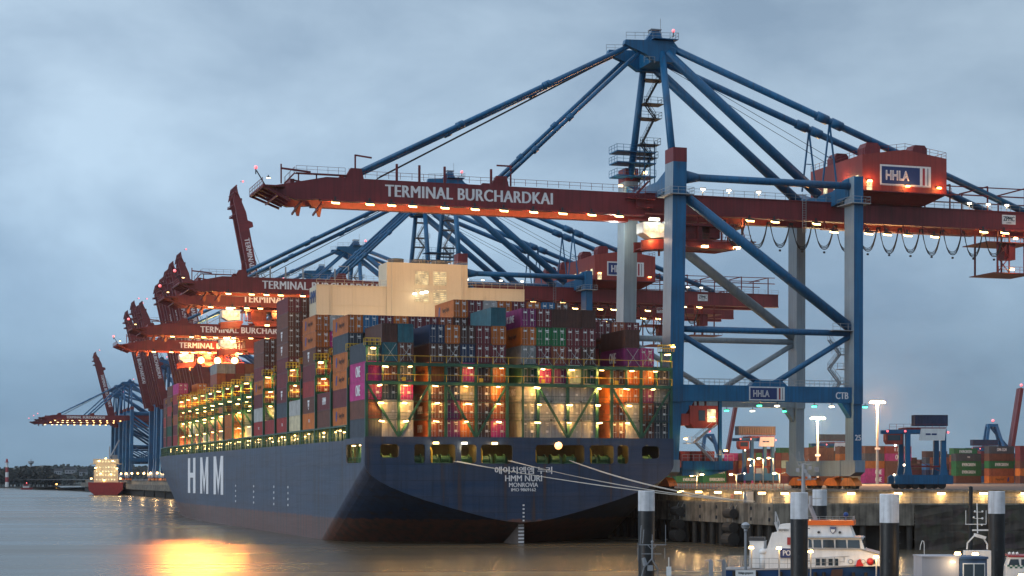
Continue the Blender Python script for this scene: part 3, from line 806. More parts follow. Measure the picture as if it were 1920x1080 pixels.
# lashing bridges
PX = [-25.2, -20.1, -15.2, -12.6, -7.7, -2.6, 0, 2.5, 7.5, 12.4, 14.9, 20.0, 25.2]
lamp_me = None
def deck_lamp(parent, p, em=None):
    global lamp_me
    if lamp_me is None:
        mb = MB(); mb.box(-.42, .42, -.28, .28, 0, .12, 0); mb.box(-.38, .38, -.25, .25, -.2, 0, 1); o = mb.build('deck_lamp', [M_DARK, L_WARM], ship); lamp_me = o.data; bpy.data.objects.remove(o)
    o = link('deck_lamp', lamp_me, parent, p); k = random.uniform(.6, 1.15); o.scale = (k, 1, k * random.uniform(.7, 1.1)); o.rotation_euler = (random.uniform(-.15, .15), random.uniform(-.12, .12), 0); return o
def bridge(b, base, stern=False, full=True, lamps=True, power=0, halfw=25.2):
    y = 12.4 * b + (.1 if stern else .2)
    mb = MB(); k = halfw / 25.2; px = [x * k for x in PX]
    lv = (25.1, 28.0)
    for i, x in enumerate(px):
        t = .42 if i not in (6,) else .3
        mb.beam((x, y, base), (x, y, 28.0), t, t, 0)
    ups = [(a + c) / 2 for a, c in zip(px, px[1:]) if c - a > 4 * k]
    for x in ups: mb.beam((x, y, 25.1), (x, y, 28), .3, .3, 0)
    for z in lv: mb.box(-halfw, halfw, y - .35, y + .35, z - .35, z + .15, 0)
    for a, c in ((0, 2), (3, 5), (7, 9), (10, 12)):
        m_ = px[a + 1]
        mb.beam((px[a] + .1, y - .05, 24.7), (m_, y - .05, base + .1), .32, .32, 0); mb.beam((px[c] - .1, y - .05, 24.7), (m_, y - .05, base + .1), .32, .32, 0)
    for z in (22.2, 19.4) if stern else (21.5,):
        mb.box(-halfw, halfw, y - .3, y + .3, z - .06, z, 0)
        if z > base + 1: mb.rail([(-halfw, y - .32, z), (halfw, y - .32, z)], 1.05, 2.5, .05, 0)
    for x in (px[0] + .9, px[-1] - .9):   # end towers
        for dx in (-.85, .85): mb.beam((x + dx, y, 28), (x + dx, y, 30.6), .28, .28, 0)
        mb.box(x - 1.2, x + 1.2, y - .45, y + .45, 30.5, 30.7, 0)
    for z, t in ((25.25, .1), (28.15, .1)):
        mb.rail([(-halfw, y - .4, z), (halfw, y - .4, z)], 1.05, 2.5, .07, 1, False)
    for x in (px[0] + .9, px[-1] - .9):
        mb.rail([(x - 1.2, y - .45, 30.7), (x + 1.2, y - .45, 30.7)], 1.1, .6, .08, 1); mb.rail([(x - 1.2, y + .45, 30.7), (x + 1.2, y + .45, 30.7)], 1.1, .6, .08, 1)
    for x in px[1:-1:3]: mb.box(x + .4, x + 1.0, y - .55, y - .4, 25.3, 25.9, 1)
    o = mb.build('lashing_bridge', [M_GREEN, M_YELLOW], ship)
    return o, y
stern_b, yb = bridge(0, DECK + .2, stern=True)
LX = [inv_y(px, 0) for px in (720, 765, 822, 881, 940, 1013, 1071, 1126, 1181, 1226)]
random.seed(5)
for z in (27.55, 24.65, 22.0, 19.2):
    for x in LX:
        xx = x + random.uniform(-.25, .25) - (.6 if z < 27 else 0)
        if random.random() < .12: continue
        deck_lamp(stern_b, (xx, yb - .75, z))
        light(ship, (xx, yb - .85, z - .45), random.choice((90, 190, 340)), (1, .50, .12), .2)
for c in (3, 9, 15):     # lamps low in the open columns between the stacks
    for z in (17.4, 20.3, 23.2, 26.2):
        light(ship, (-25.05 + 1.22 + 2.505 * c - .3, 1.6, z), 150, (1, .55, .16), .25)
for x in (-24.3, 24.3):
    deck_lamp(stern_b, (x, yb - .7, 30.3)); light(ship, (x, yb - .8, 29.8), 160, (1, .74, .3), .2)
deck_lamp(stern_b, (25.4, yb - .4, 31.6)); light(ship, (25.4, yb - .6, 31.8), 120, (1, .85, .5), .2)
for b in range(1, 20):
    hw = hb(12.4 * b, DECK) - .35
    br, y = bridge(b, DECK, halfw=min(25.2, hw))
    k = min(25.2, hw)
    for z in (30.35, 27.5, 24.6, 21.2, 18.3):
        deck_lamp(br, (-k + .7 + (.5 if z < 30 else 0), y - .75, z))
        if 7 <= b <= 17 and z < 30:
            for dx in (5, 10, 15): deck_lamp(br, (-k + dx, y - .7, z))
    near = b < 8
    for z in (29.9, 26.6, 23.2, 18.0) if near else (29.6, 24.2, 19.0):
        light(ship, (-k + 1.5, y - .95, z), (190 if near else 480), (1, .66, .17), .25)
    if 7 <= b <= 17:
        light(ship, (-k + 9, y - 2.5, 22), 800, (1, .70, .2), .3)
    for q in range(2):     # small lamps in the side passage
        yy = y + 1.6 + q * 5.6 + random.uniform(-1, 1); dl = deck_lamp(br, (-hb(yy, DECK) + random.uniform(.8, 2.0), yy, random.uniform(17.4, 18.2))); dl.scale = (.55, .55, .8)
    light(ship, (-hb(y + 6, DECK) + 1.4, y + 6, 17.8), 70, (1, .70, .24), .2)

# mooring ropes from the stern openings to the quay
bol = [inv_x(1300, 29), inv_x(1370, 29)]
for i, (x, z) in enumerate(((-11.5, 13.0), (-10.9, 13.0), (-2.6, 13.1), (-2.2, 13.1), (7.6, 13.2), (8.0, 13.0))):
    a = f2w(x, -.3, z); e = f2w(29.2, -14 - i * 1.7, LZ + .4)
    mb = MB(); pts = []
    for k in range(13):
        t = k / 12; p = a.lerp(e, t); p.z -= 4 * t * (1 - t) * (.5 + .12 * i); pts.append(p - a)
    mb.path(pts, .055, 5)
    o = mb.build('mooring_rope', M_ROPE, None, loc=a)
    tag(o, ['pale mooring rope from the left winch opening of the stern, upper of two', 'pale mooring rope from the left winch opening of the stern, lower of two',
            'pale mooring rope passing the ship name, upper of the middle pair', 'pale mooring rope passing the ship name, lower of the middle pair',
            'pale mooring rope leaving the stern under the orange lamp, upper one', 'pale mooring rope leaving the stern under the orange lamp, lower one'][i], 'rope', 'mooring ropes at the stern')
mb = MB()
# ---------------------------------------------------------------- containers
CW, CL = 2.44, 11.2
CC = {'orange': (.52, .14, .018), 'brown': (.15, .050, .030), 'maroon': (.16, .022, .028), 'red': (.34, .030, .026), 'rust': (.30, .075, .030),
      'magenta': (.48, .030, .20), 'purple': (.22, .022, .12), 'navy': (.018, .035, .085), 'slate': (.050, .062, .080), 'teal': (.030, .130, .170), 'blue': (.03, .16, .33),
      'green': (.012, .155, .050), 'dark green': (.015, .085, .045), 'white': (.44, .44, .42), 'grey': (.26, .28, .28), 'cream': (.60, .52, .34), 'black': (.035, .034, .036), 'pale green': (.38, .48, .34), 'dark brown': (.085, .032, .022)}
CM = {k: paint('container_' + k.replace(' ', '_'), v, .55, .28, .3, .9, rust=.35, rnd=.14) for k, v in CC.items()}
M_ROD = paint('lock_rod', (.50, .48, .46), .4, .2, .2, metal=.4)
M_PLATE = paint('marking_white', (.75, .74, .72), .5, .1, .1)
M_FIT = paint('corner_fitting', (.06, .055, .05), .6, .2, .2)
CME = {}
def cont_mesh(col, L, H, doors):
    key = (col, L, H, doors)
    if key in CME: return CME[key]
    mb = MB(); w = CW / 2
    for x in (-w, w - .14):
        for y in (0, L - .14): mb.box(x, x + .14, y, y + .14, 0, H)
        mb.box(x, x + .14, .14, L - .14, 0, .16); mb.box(x, x + .14, .14, L - .14, H - .14, H)
    for y in (0, L - .14): mb.box(-w + .14, w - .14, y, y + .14, 0, .16); mb.box(-w + .14, w - .14, y, y + .14, H - .14, H)
    n = int(L / .56)
    for sx in (-1, 1):
        prof = []
        for i in range(n):
            y0 = .14 + (L - .28) * i / n; dy = (L - .28) / n
            for f, d in ((0, .015), (.35, .015), (.5, .06), (.85, .06)): prof.append((sx * (w - d), y0 + dy * f))
        prof.append((sx * (w - .015), L - .14))
        for (a, b) in zip(prof, prof[1:]):
            q = [(a[0], a[1], .16), (b[0], b[1], .16), (b[0], b[1], H - .14), (a[0], a[1], H - .14)]
            mb.poly(q if sx > 0 else q[::-1])
    mb.poly([(-w, 0, H - .02), (w, 0, H - .02), (w, L, H - .02), (-w, L, H - .02)])
    mb.poly([(-w, 0, .05), (-w, L, .05), (w, L, .05), (w, 0, .05)])
    mb.poly([(w, L - .05, .1), (-w, L - .05, .1), (-w, L - .05, H - .1), (w, L - .05, H - .1)])
    if doors: mb.poly([(-w + .1, .10, .1), (w - .1, .10, .1), (w - .1, .10, H - .1), (-w + .1, .10, H - .1)])
    else:
        m = 9; prof = []
        for i in range(m):
            x0 = -w + .14 + (CW - .28) * i / m; dx = (CW - .28) / m
            for f, d in ((0, .02), (.35, .02), (.5, .075), (.85, .075)): prof.append((x0 + dx * f, d))
        prof.append((w - .14, .02))
        for a, b in zip(prof, prof[1:]): mb.poly([(a[0], a[1], .16), (b[0], b[1], .16), (b[0], b[1], H - .14), (a[0], a[1], H - .14)])
    for x in (-w - .01, w - .17):
        for y in (-.01, L - .17):
            for z in (-.0, H - .13): mb.box(x, x + .18, y, y + .18, z + .005, z + .125, 1)
    o = mb.build('container', [CM[col], M_FIT]); me = o.data; bpy.data.objects.remove(o); CME[key] = me
    return me
def door_mesh(col, H, side, reefer):
    key = ('door', col, H, side, reefer)
    if key in CME: return CME[key]
    mb = MB(); w = CW / 2 - .15; x0, x1 = (-w, -.015) if side < 0 else (.015, w)
    mb.box(x0, x1, .03, .09, .17, H - .15)
    for i in range(5):
        z = .35 + (H - .7) * i / 5; mb.box(x0 + .06, x1 - .06, .012, .03, z, z + (H - .7) * .11)
    o = mb.build('door', CM[col]); a = o.data; bpy.data.objects.remove(o)
    mb = MB()
    for fx in (.28, .72):
        x = x0 + (x1 - x0) * fx; mb.tube((x, -.02, .12), (x, -.02, H - .1), .028, 5, 0)
        mb.beam((x, -.03, 1.0), (x + .3 * side, -.03, 1.05), .04, .06, 0)
        for z in (.3, 1.0, H - .4): mb.box(x - .06, x + .06, -.04, .012, z, z + .06, 0)
    r = random.Random(hash((col, side, H)) & 255)
    if side > 0:
        mb.box(x0 + .25, x1 - .2, -.003, .012, H - .62, H - .44, 1); mb.box(x0 + .45, x1 - .2, -.003, .012, H - .86, H - .74, 1); mb.box(x0 + .3, x1 - .3, -.003, .012, .9, 1.25, 1)
    else: mb.box(x0 + .2, x0 + .75, -.003, .012, H - .75, H - .5, 1)
    o = mb.build('locking_bar', [M_ROD, M_PLATE]); b = o.data; bpy.data.objects.remove(o)
    CME[key] = (a, b); return CME[key]
ORD = ['', 'first', 'second', 'third', 'fourth', 'fifth', 'sixth', 'seventh', 'eighth', 'ninth', 'tenth', 'eleventh', 'twelfth', 'thirteenth', 'fourteenth', 'fifteenth', 'sixteenth', 'seventeenth', 'eighteenth', 'nineteenth', 'twentieth']
TIER = ['', 'bottom', 'second', 'third', 'fourth', 'fifth', 'sixth', 'seventh', 'eighth', 'top ninth']
M_HLB = paint('logo_blue', (.02, .05, .25), .5, .1, .1); M_HLD = paint('logo_dark', (.10, .035, .015), .5, .1, .1)
LOGO = {'ONE': ('ONE', 3.6, 1.7, M_LETTER, .06), 'HL': ('Hapag-Lloyd', 4.6, 1.0, M_HLD, .02), 'KL': ('K LINE', 4.4, 1.1, M_LETTER, .03), 'HMM': ('HMM', 3.2, 1.2, M_LETTER, .05), 'EG': ('EVERGREEN', 7.4, 1.05, M_LETTER, .03),
        'CMA': ('CMA CGM', 5.4, 1.0, M_LETTER, .03), 'YM': ('YANG MING', 6, 1.1, M_LETTER, .03), 'TEX': ('TEX', 1.6, .5, M_LETTER, .03), 'SH': None}
def shield_mesh():
    if 'shield' in CME: return CME['shield']
    mb = MB()
    mb.box(-.75, .75, .0, .02, .35, .75); 
    for x in (-.6, -.2, .2): mb.prism([(x, .25), (x + .34, .25), (x + .34, -.2), (x + .17, -.55), (x, -.2)], 1, 0, .02)
    mb.prism([(-.35, -.62), (.35, -.62), (0, -1.0)], 1, 0, .02)
    o = mb.build('logo', M_LETTER); me = o.data; bpy.data.objects.remove(o); CME['shield'] = me; return me
def hook_mesh():
    if 'hook' in CME: return CME['hook']
    mb = MB(); mb.prism([(-.45, -.8), (.1, -.8), (.45, -.1), (.45, .8), (-.1, .8), (-.45, .1)], 1, 0, .02)
    o = mb.build('logo', M_HLB); me = o.data; bpy.data.objects.remove(o); CME['hook'] = me; return me
NCONT = 0
def container(x, y, z, col, H, label, group, L=CL, doors=True, logo=None, frame=True, rz=0.0, side=-1, full=True):
    global NCONT
    NCONT += 1
    o = bpy.data.objects.new('shipping_container', cont_mesh(col, L, H, doors)); COL.objects.link(o)
    p = f2w(x, y, z) if frame else Vector((x, y, z))
    o.location = p; o.rotation_euler = (0, 0, (ANG if frame else 0) + rz)
    tag(o, label, 'container', group)
    if doors and full:
        for s_ in (-1, 1):
            a, b = door_mesh(col, H, s_, False); d = link('door', a, o); link('locking_bar', b, d)
    if logo:
        xs = side * (CW / 2 + .004); rot = PORT if side < 0 else (R(90), 0, R(90))
        if logo == 'SH': link('logo', shield_mesh(), o, (xs, L * .55, H * .55), (0, 0, rot[2]))
        else:
            s, w, h, m, bd = LOGO[logo]
            kk = .86 if L > 9 else .5
            text('logo', s, w * kk, h, o, (xs, L * (.5 if logo != 'HL' else .42), H * .52), rot, m, bd)
            if logo == 'HL': link('logo', hook_mesh(), o, (xs, L * .76, H * .52), (0, 0, rot[2]))
    return o
def ordlab(k): return ORD[k] if k < 10 else ORD[k]
# ---- stern block: colour, tier by tier; '.' leaves a gap, '/' marks corrugated ends without door bars
o_, br_, mr, mg, pu, nv, sl, tl, gr, dg, wh, gy, ru, db, cr, rd, pg, bl = 'orange', 'brown', 'maroon', 'magenta', 'purple', 'navy', 'slate', 'teal', 'green', 'dark green', 'white', 'grey', 'rust', 'dark brown', 'cream', 'red', 'pale green', 'blue'
GAP = None
T = [[sl, wh, wh, GAP, ru, pu, o_, db, mg, GAP, gy, wh, wh, wh, wh, GAP, br_, wh, br_, sl],
     [br_, wh, wh, GAP, br_, pu, ru, br_, ru, GAP, gy, wh, wh, wh, gy, GAP, ru, wh, ru, sl],
     [mg, sl, mg, GAP, br_, nv, cr, db, o_, GAP, wh, wh, wh, wh, wh, GAP, o_, o_, pu, gy],
     [mg, br_, sl, GAP, o_, db, mg, db, o_, GAP, dg, mg, pu, pg, dg, GAP, br_, o_, o_, sl],
     [sl, tl, br_, GAP, db, db, nv, mr, mr, GAP, gy, mr, ru, mr, db, GAP, GAP, pu, mg, GAP],
     [GAP, db, tl, GAP, nv, o_, db, mr, o_, GAP, o_, gr, gr, mr, mr, GAP, GAP, db, GAP, GAP],
     [GAP, GAP, GAP, GAP, GAP, GAP, GAP, GAP, tl, GAP, pu, mr, db, db, db, GAP, GAP, GAP, GAP, GAP]]
PLAIN = {(4, 1), (5, 1), (5, 2), (6, 8), (5, 17), (4, 17), (6, 12), (6, 13), (6, 14), (3, 0), (0, 0), (1, 0), (3, 4)}
SLOGO = {(2, 0): 'ONE', (3, 0): 'ONE', (0, 4): 'HMM', (1, 4): 'HMM', (3, 4): 'HL', (6, 10): 'KL', (5, 10): 'HL', (0, 16): 'HL', (1, 16): 'HL', (4, 17): 'ONE', (2, 10): 'YM'}
SIDE_TXT = {'ONE': 'ONE', 'HL': 'Hapag-Lloyd lettered', 'KL': 'K LINE', 'HMM': 'HMM', 'YM': 'lettered', 'SH': 'shield-marked', 'EG': 'green lettered', 'CMA': 'CMA CGM', 'TEX': 'TEX'}
WORD = {'ONE': 'lettered ONE', 'HL': 'with dark lettering', 'KL': 'lettered K LINE', 'HMM': 'lettered HMM', 'YM': 'faintly lettered', 'SH': 'with white shield', 'EG': 'lettered EVERGREEN', 'CMA': 'lettered CMA CGM', 'TEX': 'with small letters'}
cols_present = {}
k = 0
for c in range(20):
    if T[0][c]: k += 1; cols_present[c] = k
XC = lambda c: -25.05 + 1.22 + 2.505 * c
HS = 2.9
for t in range(7):
    for c in range(20):
        col = T[t][c]
        if not col: continue
        x = XC(c) + (random.uniform(-.03, .03)); z = 16.65 + t * 2.93
        lg = SLOGO.get((t, c))
        lab = f"{col} container{' ' + WORD[lg] if lg else ''}, {TIER[t + 1]} tier, {ORD[cols_present[c]]} stack from the left at the stern"
        container(x, BAY(0) + random.uniform(-.05, .05), z, col, HS, lab, 'containers in the stern rows', doors=(t, c) not in PLAIN, logo=lg, L=CL)
# ---- further bays: list of (bay, column, [colours from the base up], logos, first tier, phrase)
def bay_stack(b, c, cols, t0, H, pitch, phrase, logos={}, doors=True, base=18.95, dx=0):
    hw = min(25.05, hb(BAY(b) + CL, DECK) - .3)
    x = -hw + 1.22 + 2.505 * c + dx
    for i, col in enumerate(cols):
        if not col: continue
        t = t0 + i; lg = logos.get(t)
        lab = f"{col} container{' ' + WORD[lg] if lg else ''}, {TIER[min(9, t + 1)]} tier {phrase}"
        container(x, BAY(b), base + t * pitch, col, H, lab, 'containers stacked along the port side', doors=doors, logo=lg)
bay_stack(1, 0, [o_, mr, o_, o_, sl, o_], 0, 2.9, 2.93, 'of port side stack directly behind stern block', {0: 'HL', 2: 'HL', 3: 'HL', 5: 'HL'})
up1 = [bl, mr, o_, mr, mr, ru, db, mr, db, br_, mr, db, db, mr, br_, mr, mr, ru, mr]
for c in range(1, 20):
    ph = f"of the second bay, {ORD[c + 1]} stack from the left"
    bay_stack(1, c, [None, None, None, None, None, up1[c - 1]], 0, 2.9, 2.93, ph)
up2 = {7: (o_, 'HL'), 8: (mr, None), 9: (wh, None), 10: (o_, None), 11: (mr, None), 12: (o_, None), 13: (bl, None), 14: (br_, None)}
for c, (col, lg) in up2.items():
    bay_stack(1, c, [col], 6, 2.9, 2.93, f"of the second bay, {ORD[c + 1]} stack from the left", {6: lg} if lg else {})
bay_stack(2, 0, [br_, mr], 0, 2.9, 2.93, 'in the low third stack along the port side', {1: 'HMM'})
bay_stack(2, 1, [ru, o_], 0, 2.9, 2.93, 'beside the low third port side stack')
bay_stack(3, 0, [o_, br_, rd, mr, br_, o_, o_], 0, 2.78, 2.81, 'in the fourth stack along the port side', {0: 'TEX', 1: 'SH', 4: 'SH', 5: 'HL', 6: 'HL'})
bay_stack(3, 1, [ru, o_, br_, rd, o_, mg, wh], 0, 2.78, 2.81, 'just right of the fourth port side stack')
bay_stack(4, 0, [cr, wh], 0, 2.75, 2.78, 'standing alone in the fifth bay beside the cream casing')
bay_stack(5, 0, [rd, sl, mr, mr, mr, br_, br_, br_, mr], 0, 2.75, 2.78, 'in the tallest port side stack', {0: 'TEX', 2: 'SH', 5: 'SH', 6: 'SH'})
bay_stack(5, 1, [o_, ru, ru, br_, o_, br_, ru, br_, br_], 0, 2.75, 2.78, 'just right of the tallest port side stack')
bay_stack(6, 0, [rd, None, None], 0, 2.7, 2.73, 'just beyond the tallest port side stack, standing low')
bay_stack(7, 0, [rd, wh, mr, o_, mr, br_, br_], 0, 2.7, 2.73, 'in the seven high stack farther along port side', {0: 'TEX', 3: 'HL'})
bay_stack(7, 1, [rd, br_, br_, o_, o_, ru, br_], 0, 2.7, 2.73, 'inboard of the seven high farther stack')
bay_stack(10, 0, [o_, o_], 0, 2.7, 2.73, 'of the lone pair among the green frames')
for b, cs, ph in ((17, [rd, mr, ru, mr, rd, mg], 'third'), (18, [mr, dg, br_, rd, br_, br_], 'second'), (19, [mr, br_, rd, br_, mr], 'first')):
    bay_stack(b, 0, cs, 0, 2.7, 2.73, f"of the {ph} stack counted back from the bow")
for c, h in ((1, 5), (2, 6)):
    bay_stack(17, c, [wh, o_, o_, rd, o_, o_, o_, o_][:h], 0, 2.7, 2.73, f"of the lit orange stack near the bow, {ORD[c + 1]} row in")
# everything else stowed amidships and forward, too many and too small to tell apart
def merged(spots):
    bm = MB(); idx = {}; mats = []
    for x, y, z, col, H in spots:
        if col not in idx: idx[col] = len(mats); mats.append(CM[col])
        mi = idx[col]; p = (x, y)
        bm.box(p[0] - 1.2, p[0] + 1.2, p[1], p[1] + CL, z, z + H, mi)
        for fx in (-.8, -.35, .35, .8): bm.box(p[0] + fx - .03, p[0] + fx + .03, p[1] - .04, p[1], z + .1, z + H - .1, idx.setdefault('rod', len(mats)) if 'rod' in idx else mi)
    return bm, mats
spots = []
random.seed(21)
pal = [br_, mr, ru, o_, rd, wh, cr, gy, db, br_, mr]
for b in range(8, 17):
    hw = min(25.05, hb(BAY(b) + CL, DECK) - .3)
    for c in range(1, 9):
        for t in range(random.choice((1, 1, 2, 2, 3))):
            if b == 10 and c == 0: continue
            spots.append((-hw + 1.22 + 2.505 * c, BAY(b), 18.95 + t * 2.73, random.choice(pal), 2.7))
for c in range(4, 18):
    for t in range(3, 8):
        spots.append((-23.8 + 2.505 * c, BAY(17), 18.95 + t * 2.73, random.choice([br_, mr, ru, br_, gy if t > 5 else br_]), 2.7))
for b in (2, 3):
    for c in range(2, 20):
        for t in range(3, 6): spots.append((XC(c), BAY(b), 18.95 + t * 2.8, random.choice(pal), 2.77))
bm_, mats_ = merged(spots)
so = in_frame(bm_.build('stowed_containers', mats_))
tag(so, 'mass of further containers stowed amidships and near the bow, behind the green frames', 'containers', kind='stuff')
# lashing rods crossing on the upper stern containers
mb = MB()
for c in range(1, 19):
    if T[4][c] and random.random() < .75:
        x = XC(c); y = BAY(0) - .25
        mb.tube((x - 1.1, y - .4, 28.2), (x + 1.0, y + .15, 31.1), .035, 4); mb.tube((x + 1.1, y - .4, 28.2), (x - 1.0, y + .15, 31.1), .035, 4)
mb.build('lashing_rods', M_GALV, ship)
# ---------------------------------------------------------------- ship-to-shore gantry cranes
# crane frame: x towards land from the waterside rail, y along the quay, z up from the quay
def leg_corners(xb, xt, y, zb, zt, wx, wy):
    a = lambda x, z: [(x - wx / 2, y - wy / 2, z), (x + wx / 2, y - wy / 2, z), (x + wx / 2, y + wy / 2, z), (x - wx / 2, y + wy / 2, z)]
    return a(xb, zb) + a(xt, zt)
GX = [16.9, 21.8, 30, 33.2, 40.2, 44, 48.2, 53.8, 64.5, 69]
BX = [-58, -52.2, -48.5, -44.9, -39.3, -34, -28.9, -23.6, -18.3, -13, -8]
def floodlight(parent, p, me={}):
    k = 1.0
    if not me:
        mb = MB(); mb.box(-.12, .12, .0, .12, 0, .7, 0); mb.hull8([(-.5, -.55, -.1), (.5, -.55, -.1), (.5, .25, .15), (-.5, .25, .15), (-.42, -.45, .15), (.42, -.45, .15), (.42, .2, .32), (-.42, .2, .32)], 0)
        mb.hull8([(-.44, -.5, -.3), (.44, -.5, -.3), (.44, .2, -.1), (-.44, .2, -.1), (-.44, -.5, -.12), (.44, -.5, -.12), (.44, .2, .12), (-.44, .2, .12)], 1)
        o = mb.build('floodlight', [M_DARK, L_WARM], parent); me[0] = o.data; bpy.data.objects.remove(o)
    o = link('floodlight', me[0], parent, p); o.scale = (1.35, 1.35, 1.35); return o
def red_light(parent, p, r=.35):
    mb = MB(); mb.tube((0, 0, -.9), (0, 0, 0), .1, 5, 0); mb.sphere((0, 0, .2), r, 1, 8); return mb.build('warning_light', [M_DARK, L_RED], parent, loc=p)
def build_crane(detail=2, raised=False):
    """detail 2: the near crane, 1: the middle ones, 0: far ones"""
    root = empty('gantry_crane', (0, 0, 0), ANG)
    XA, XB = 0.3, 34.5
    def legm(xb, xt, y, zt, wx, wy, cap):
        mb = MB(); zc = zt - 2.4 if cap else zt
        zm = 15.0; xm = xb + (xt - xb) * .45
        mb.hull8(leg_corners(xb, xm, y, 5.1, zm, wx * .92, wy * .85)); mb.hull8(leg_corners(xm, xt, y, zm, zc, wx, wy))
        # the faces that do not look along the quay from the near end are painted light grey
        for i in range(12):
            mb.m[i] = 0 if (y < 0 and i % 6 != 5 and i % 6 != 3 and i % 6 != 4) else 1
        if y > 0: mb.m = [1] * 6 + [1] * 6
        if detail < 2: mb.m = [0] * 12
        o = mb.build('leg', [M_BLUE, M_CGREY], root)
        if cap:
            c = MB(); c.hull8(leg_corners(xt, xt, y, zc, zt, wx + .02, wy + .02)); c.build('leg_cap', M_RED, o)
        if detail:
            k = MB(); zz = 51.5
            x = xt; k.box(x - wx / 2 - 1.0, x + wx / 2 + 1.0, y - wy / 2 - 1.0, y + wy / 2 + 1.0, zz - 1.2, zz - 1.05)
            q = [(x - wx / 2 - .95, y - wy / 2 - .95, zz - 1.05), (x + wx / 2 + .95, y - wy / 2 - .95, zz - 1.05), (x + wx / 2 + .95, y + wy / 2 + .95, zz - 1.05), (x - wx / 2 - .95, y + wy / 2 + .95, zz - 1.05)]
            k.rail(q + q[:1], 1.1, 1.4, .06); k.build('leg_platform', M_BLUE if False else M_GALV, o)
    for y in (-11, 11):
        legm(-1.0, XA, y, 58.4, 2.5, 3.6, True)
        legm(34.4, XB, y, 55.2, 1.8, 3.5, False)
    for y in (-11, 11):
        mb = MB(); mb.prism([(-1.9, 15.2), (35, 15.2), (35, 18), (33.5, 18), (32.6, 18.0), (21, 18), (20, 18.9), (15, 18.9), (14, 18), (2.8, 18), (-1.9, 18)], 1, y - 1.0, y + 1.0)
        mb.prism([(1.1, 15.25), (3.4, 15.25), (.7, 11.5)], 1, y - .8, y + .8); mb.prism([(33.4, 15.25), (31.6, 15.25), (33.5, 12.6)], 1, y - .8, y + .8)
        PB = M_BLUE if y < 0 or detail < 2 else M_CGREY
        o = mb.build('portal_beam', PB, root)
        if detail:
            k = MB(); k.rail([(2.2, y - 1.0, 18.0), (33, y - 1.0, 18.0)], 1.1, 1.9, .06); k.rail([(2.2, y + 1.0, 18), (33, y + 1.0, 18)], 1.1, 1.9, .06); k.build('railing', M_GALV, o)
        mb = MB(); mb.tube((1.5, y, 53.7), (33.8, y, 53.7), .65, 12)
        mb.tube((1.4, y, 53.7), (4.6, y, 53.7), 1.3, 12, 0, .65); mb.build('tie_pipe', M_BLUE, root, True)
        mb = MB(); mb.tube((0, y, 27.6), (34, y, 27.6), .55, 12); mb.build('tie_pipe', PB, root, True)
        mb = MB(); mb.tube((.8, y, 51.2), (34, y, 28.4), .9, 12); mb.build('diagonal_brace', PB, root, True)
        mb = MB(); mb.tube((0, y, 27.3), (16.0, y, 18.6), .5, 10); mb.build('diagonal_brace', PB, root, True)
        mb = MB(); mb.tube((34, y, 27.3), (19.0, y, 18.6), .5, 10); mb.build('diagonal_brace', PB, root, True)
    for x in (-1.0, 34.4):
        mb = MB(); mb.prism([(-13.4, 3.0), (-11.6, 2.3), (11.6, 2.3), (13.4, 3.0), (13.4, 5.1), (-13.4, 5.1)], 0, x - 1.0, x + 1.0)
        for yy in (-8, 0, 8): mb.box(x - 1.1, x + 1.1, yy - .1, yy + .1, 2.3, 5.15)
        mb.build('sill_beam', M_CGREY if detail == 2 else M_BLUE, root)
        for yc in (-7, 7):
            mb = MB()
            mb.prism([(yc - 5.2, 1.5), (yc - 3.2, 1.5), (yc, 2.3), (yc + 3.2, 1.5), (yc + 5.2, 1.5), (yc + 1.2, 2.29), (yc - 1.2, 2.29)], 0, x - .7, x + .7, 0)
            for k in (-3.6, 0, 3.6) if False else (-3.2, 3.2):
                mb.prism([(yc + k - 2.7, .62), (yc + k + 2.7, .62), (yc + k + 2.2, 1.35), (yc + k + .9, 2.05), (yc + k - .9, 2.05), (yc + k - 2.2, 1.35)], 0, x - .75, x + .75, 0)
                for w in (-1.9, -.7, .7, 1.9):
                    mb.tube((x - .35, yc + k + w, .5), (x + .35, yc + k + w, .5), .48, 10, 1)
                    mb.box(x - .62, x + .62, yc + k + w - .5, yc + k + w + .5, .55, 1.0, 0)
            mb.build('bogie', [M_ORANGE, M_DARK], root)
        if x > 0 or detail < 2 or True:
            mb = MB(); mb.prism([(-11, 51.8), (-5.5, 51.0), (5.5, 51.0), (11, 51.8), (11, 55.0), (9, 55.0), (5, 53.6), (-5, 53.6), (-9, 55.0), (-11, 55.0)], 0, (XA if x < 0 else XB) - 1.1, (XA if x < 0 else XB) + 1.1)
            o = mb.build('cross_girder', M_BLUE, root)
    # landside girder
    for y in (-4, 4):
        mb = MB(); mb.box(-2.8, 93, y - .55, y + .55, 48.5, 51.6); mb.box(-2.8, 93, y - .75, y + .75, 48.2, 48.5); mb.box(-2.8, 93, y - .7, y + .7, 51.6, 51.75)
        mb.build('girder', M_RED, root)
    mb = MB()
    for x in range(0, 92, 9): mb.box(x - .4, x + .4, -3.45, 3.45, 50.2, 51.4)
    mb.build('girder_tie', M_RED, root)
    if detail:
        mb = MB()
        for y in (-4.7, 4.7): mb.rail([(2, y, 51.75), (93, y, 51.75)], 1.1, 2.0, .06)
        mb.build('railing', M_GALV, root)
        mb = MB()     # service walkway hung below the girder
        for y in (-5.4,):
            mb.box(31, 62, y - .5, y + .5, 46.6, 46.75); mb.rail([(31, y - .5, 46.75), (62, y - .5, 46.75)], 1.1, 2.2, .06)
            for x in range(32, 63, 4): mb.beam((x, y, 46.7), (x, -4.6, 48.4), .16, .16); mb.beam((x + 1.2, y, 46.7), (x, -4.6, 48.2), .12, .12)
        mb.build('service_walkway', M_RED, root)
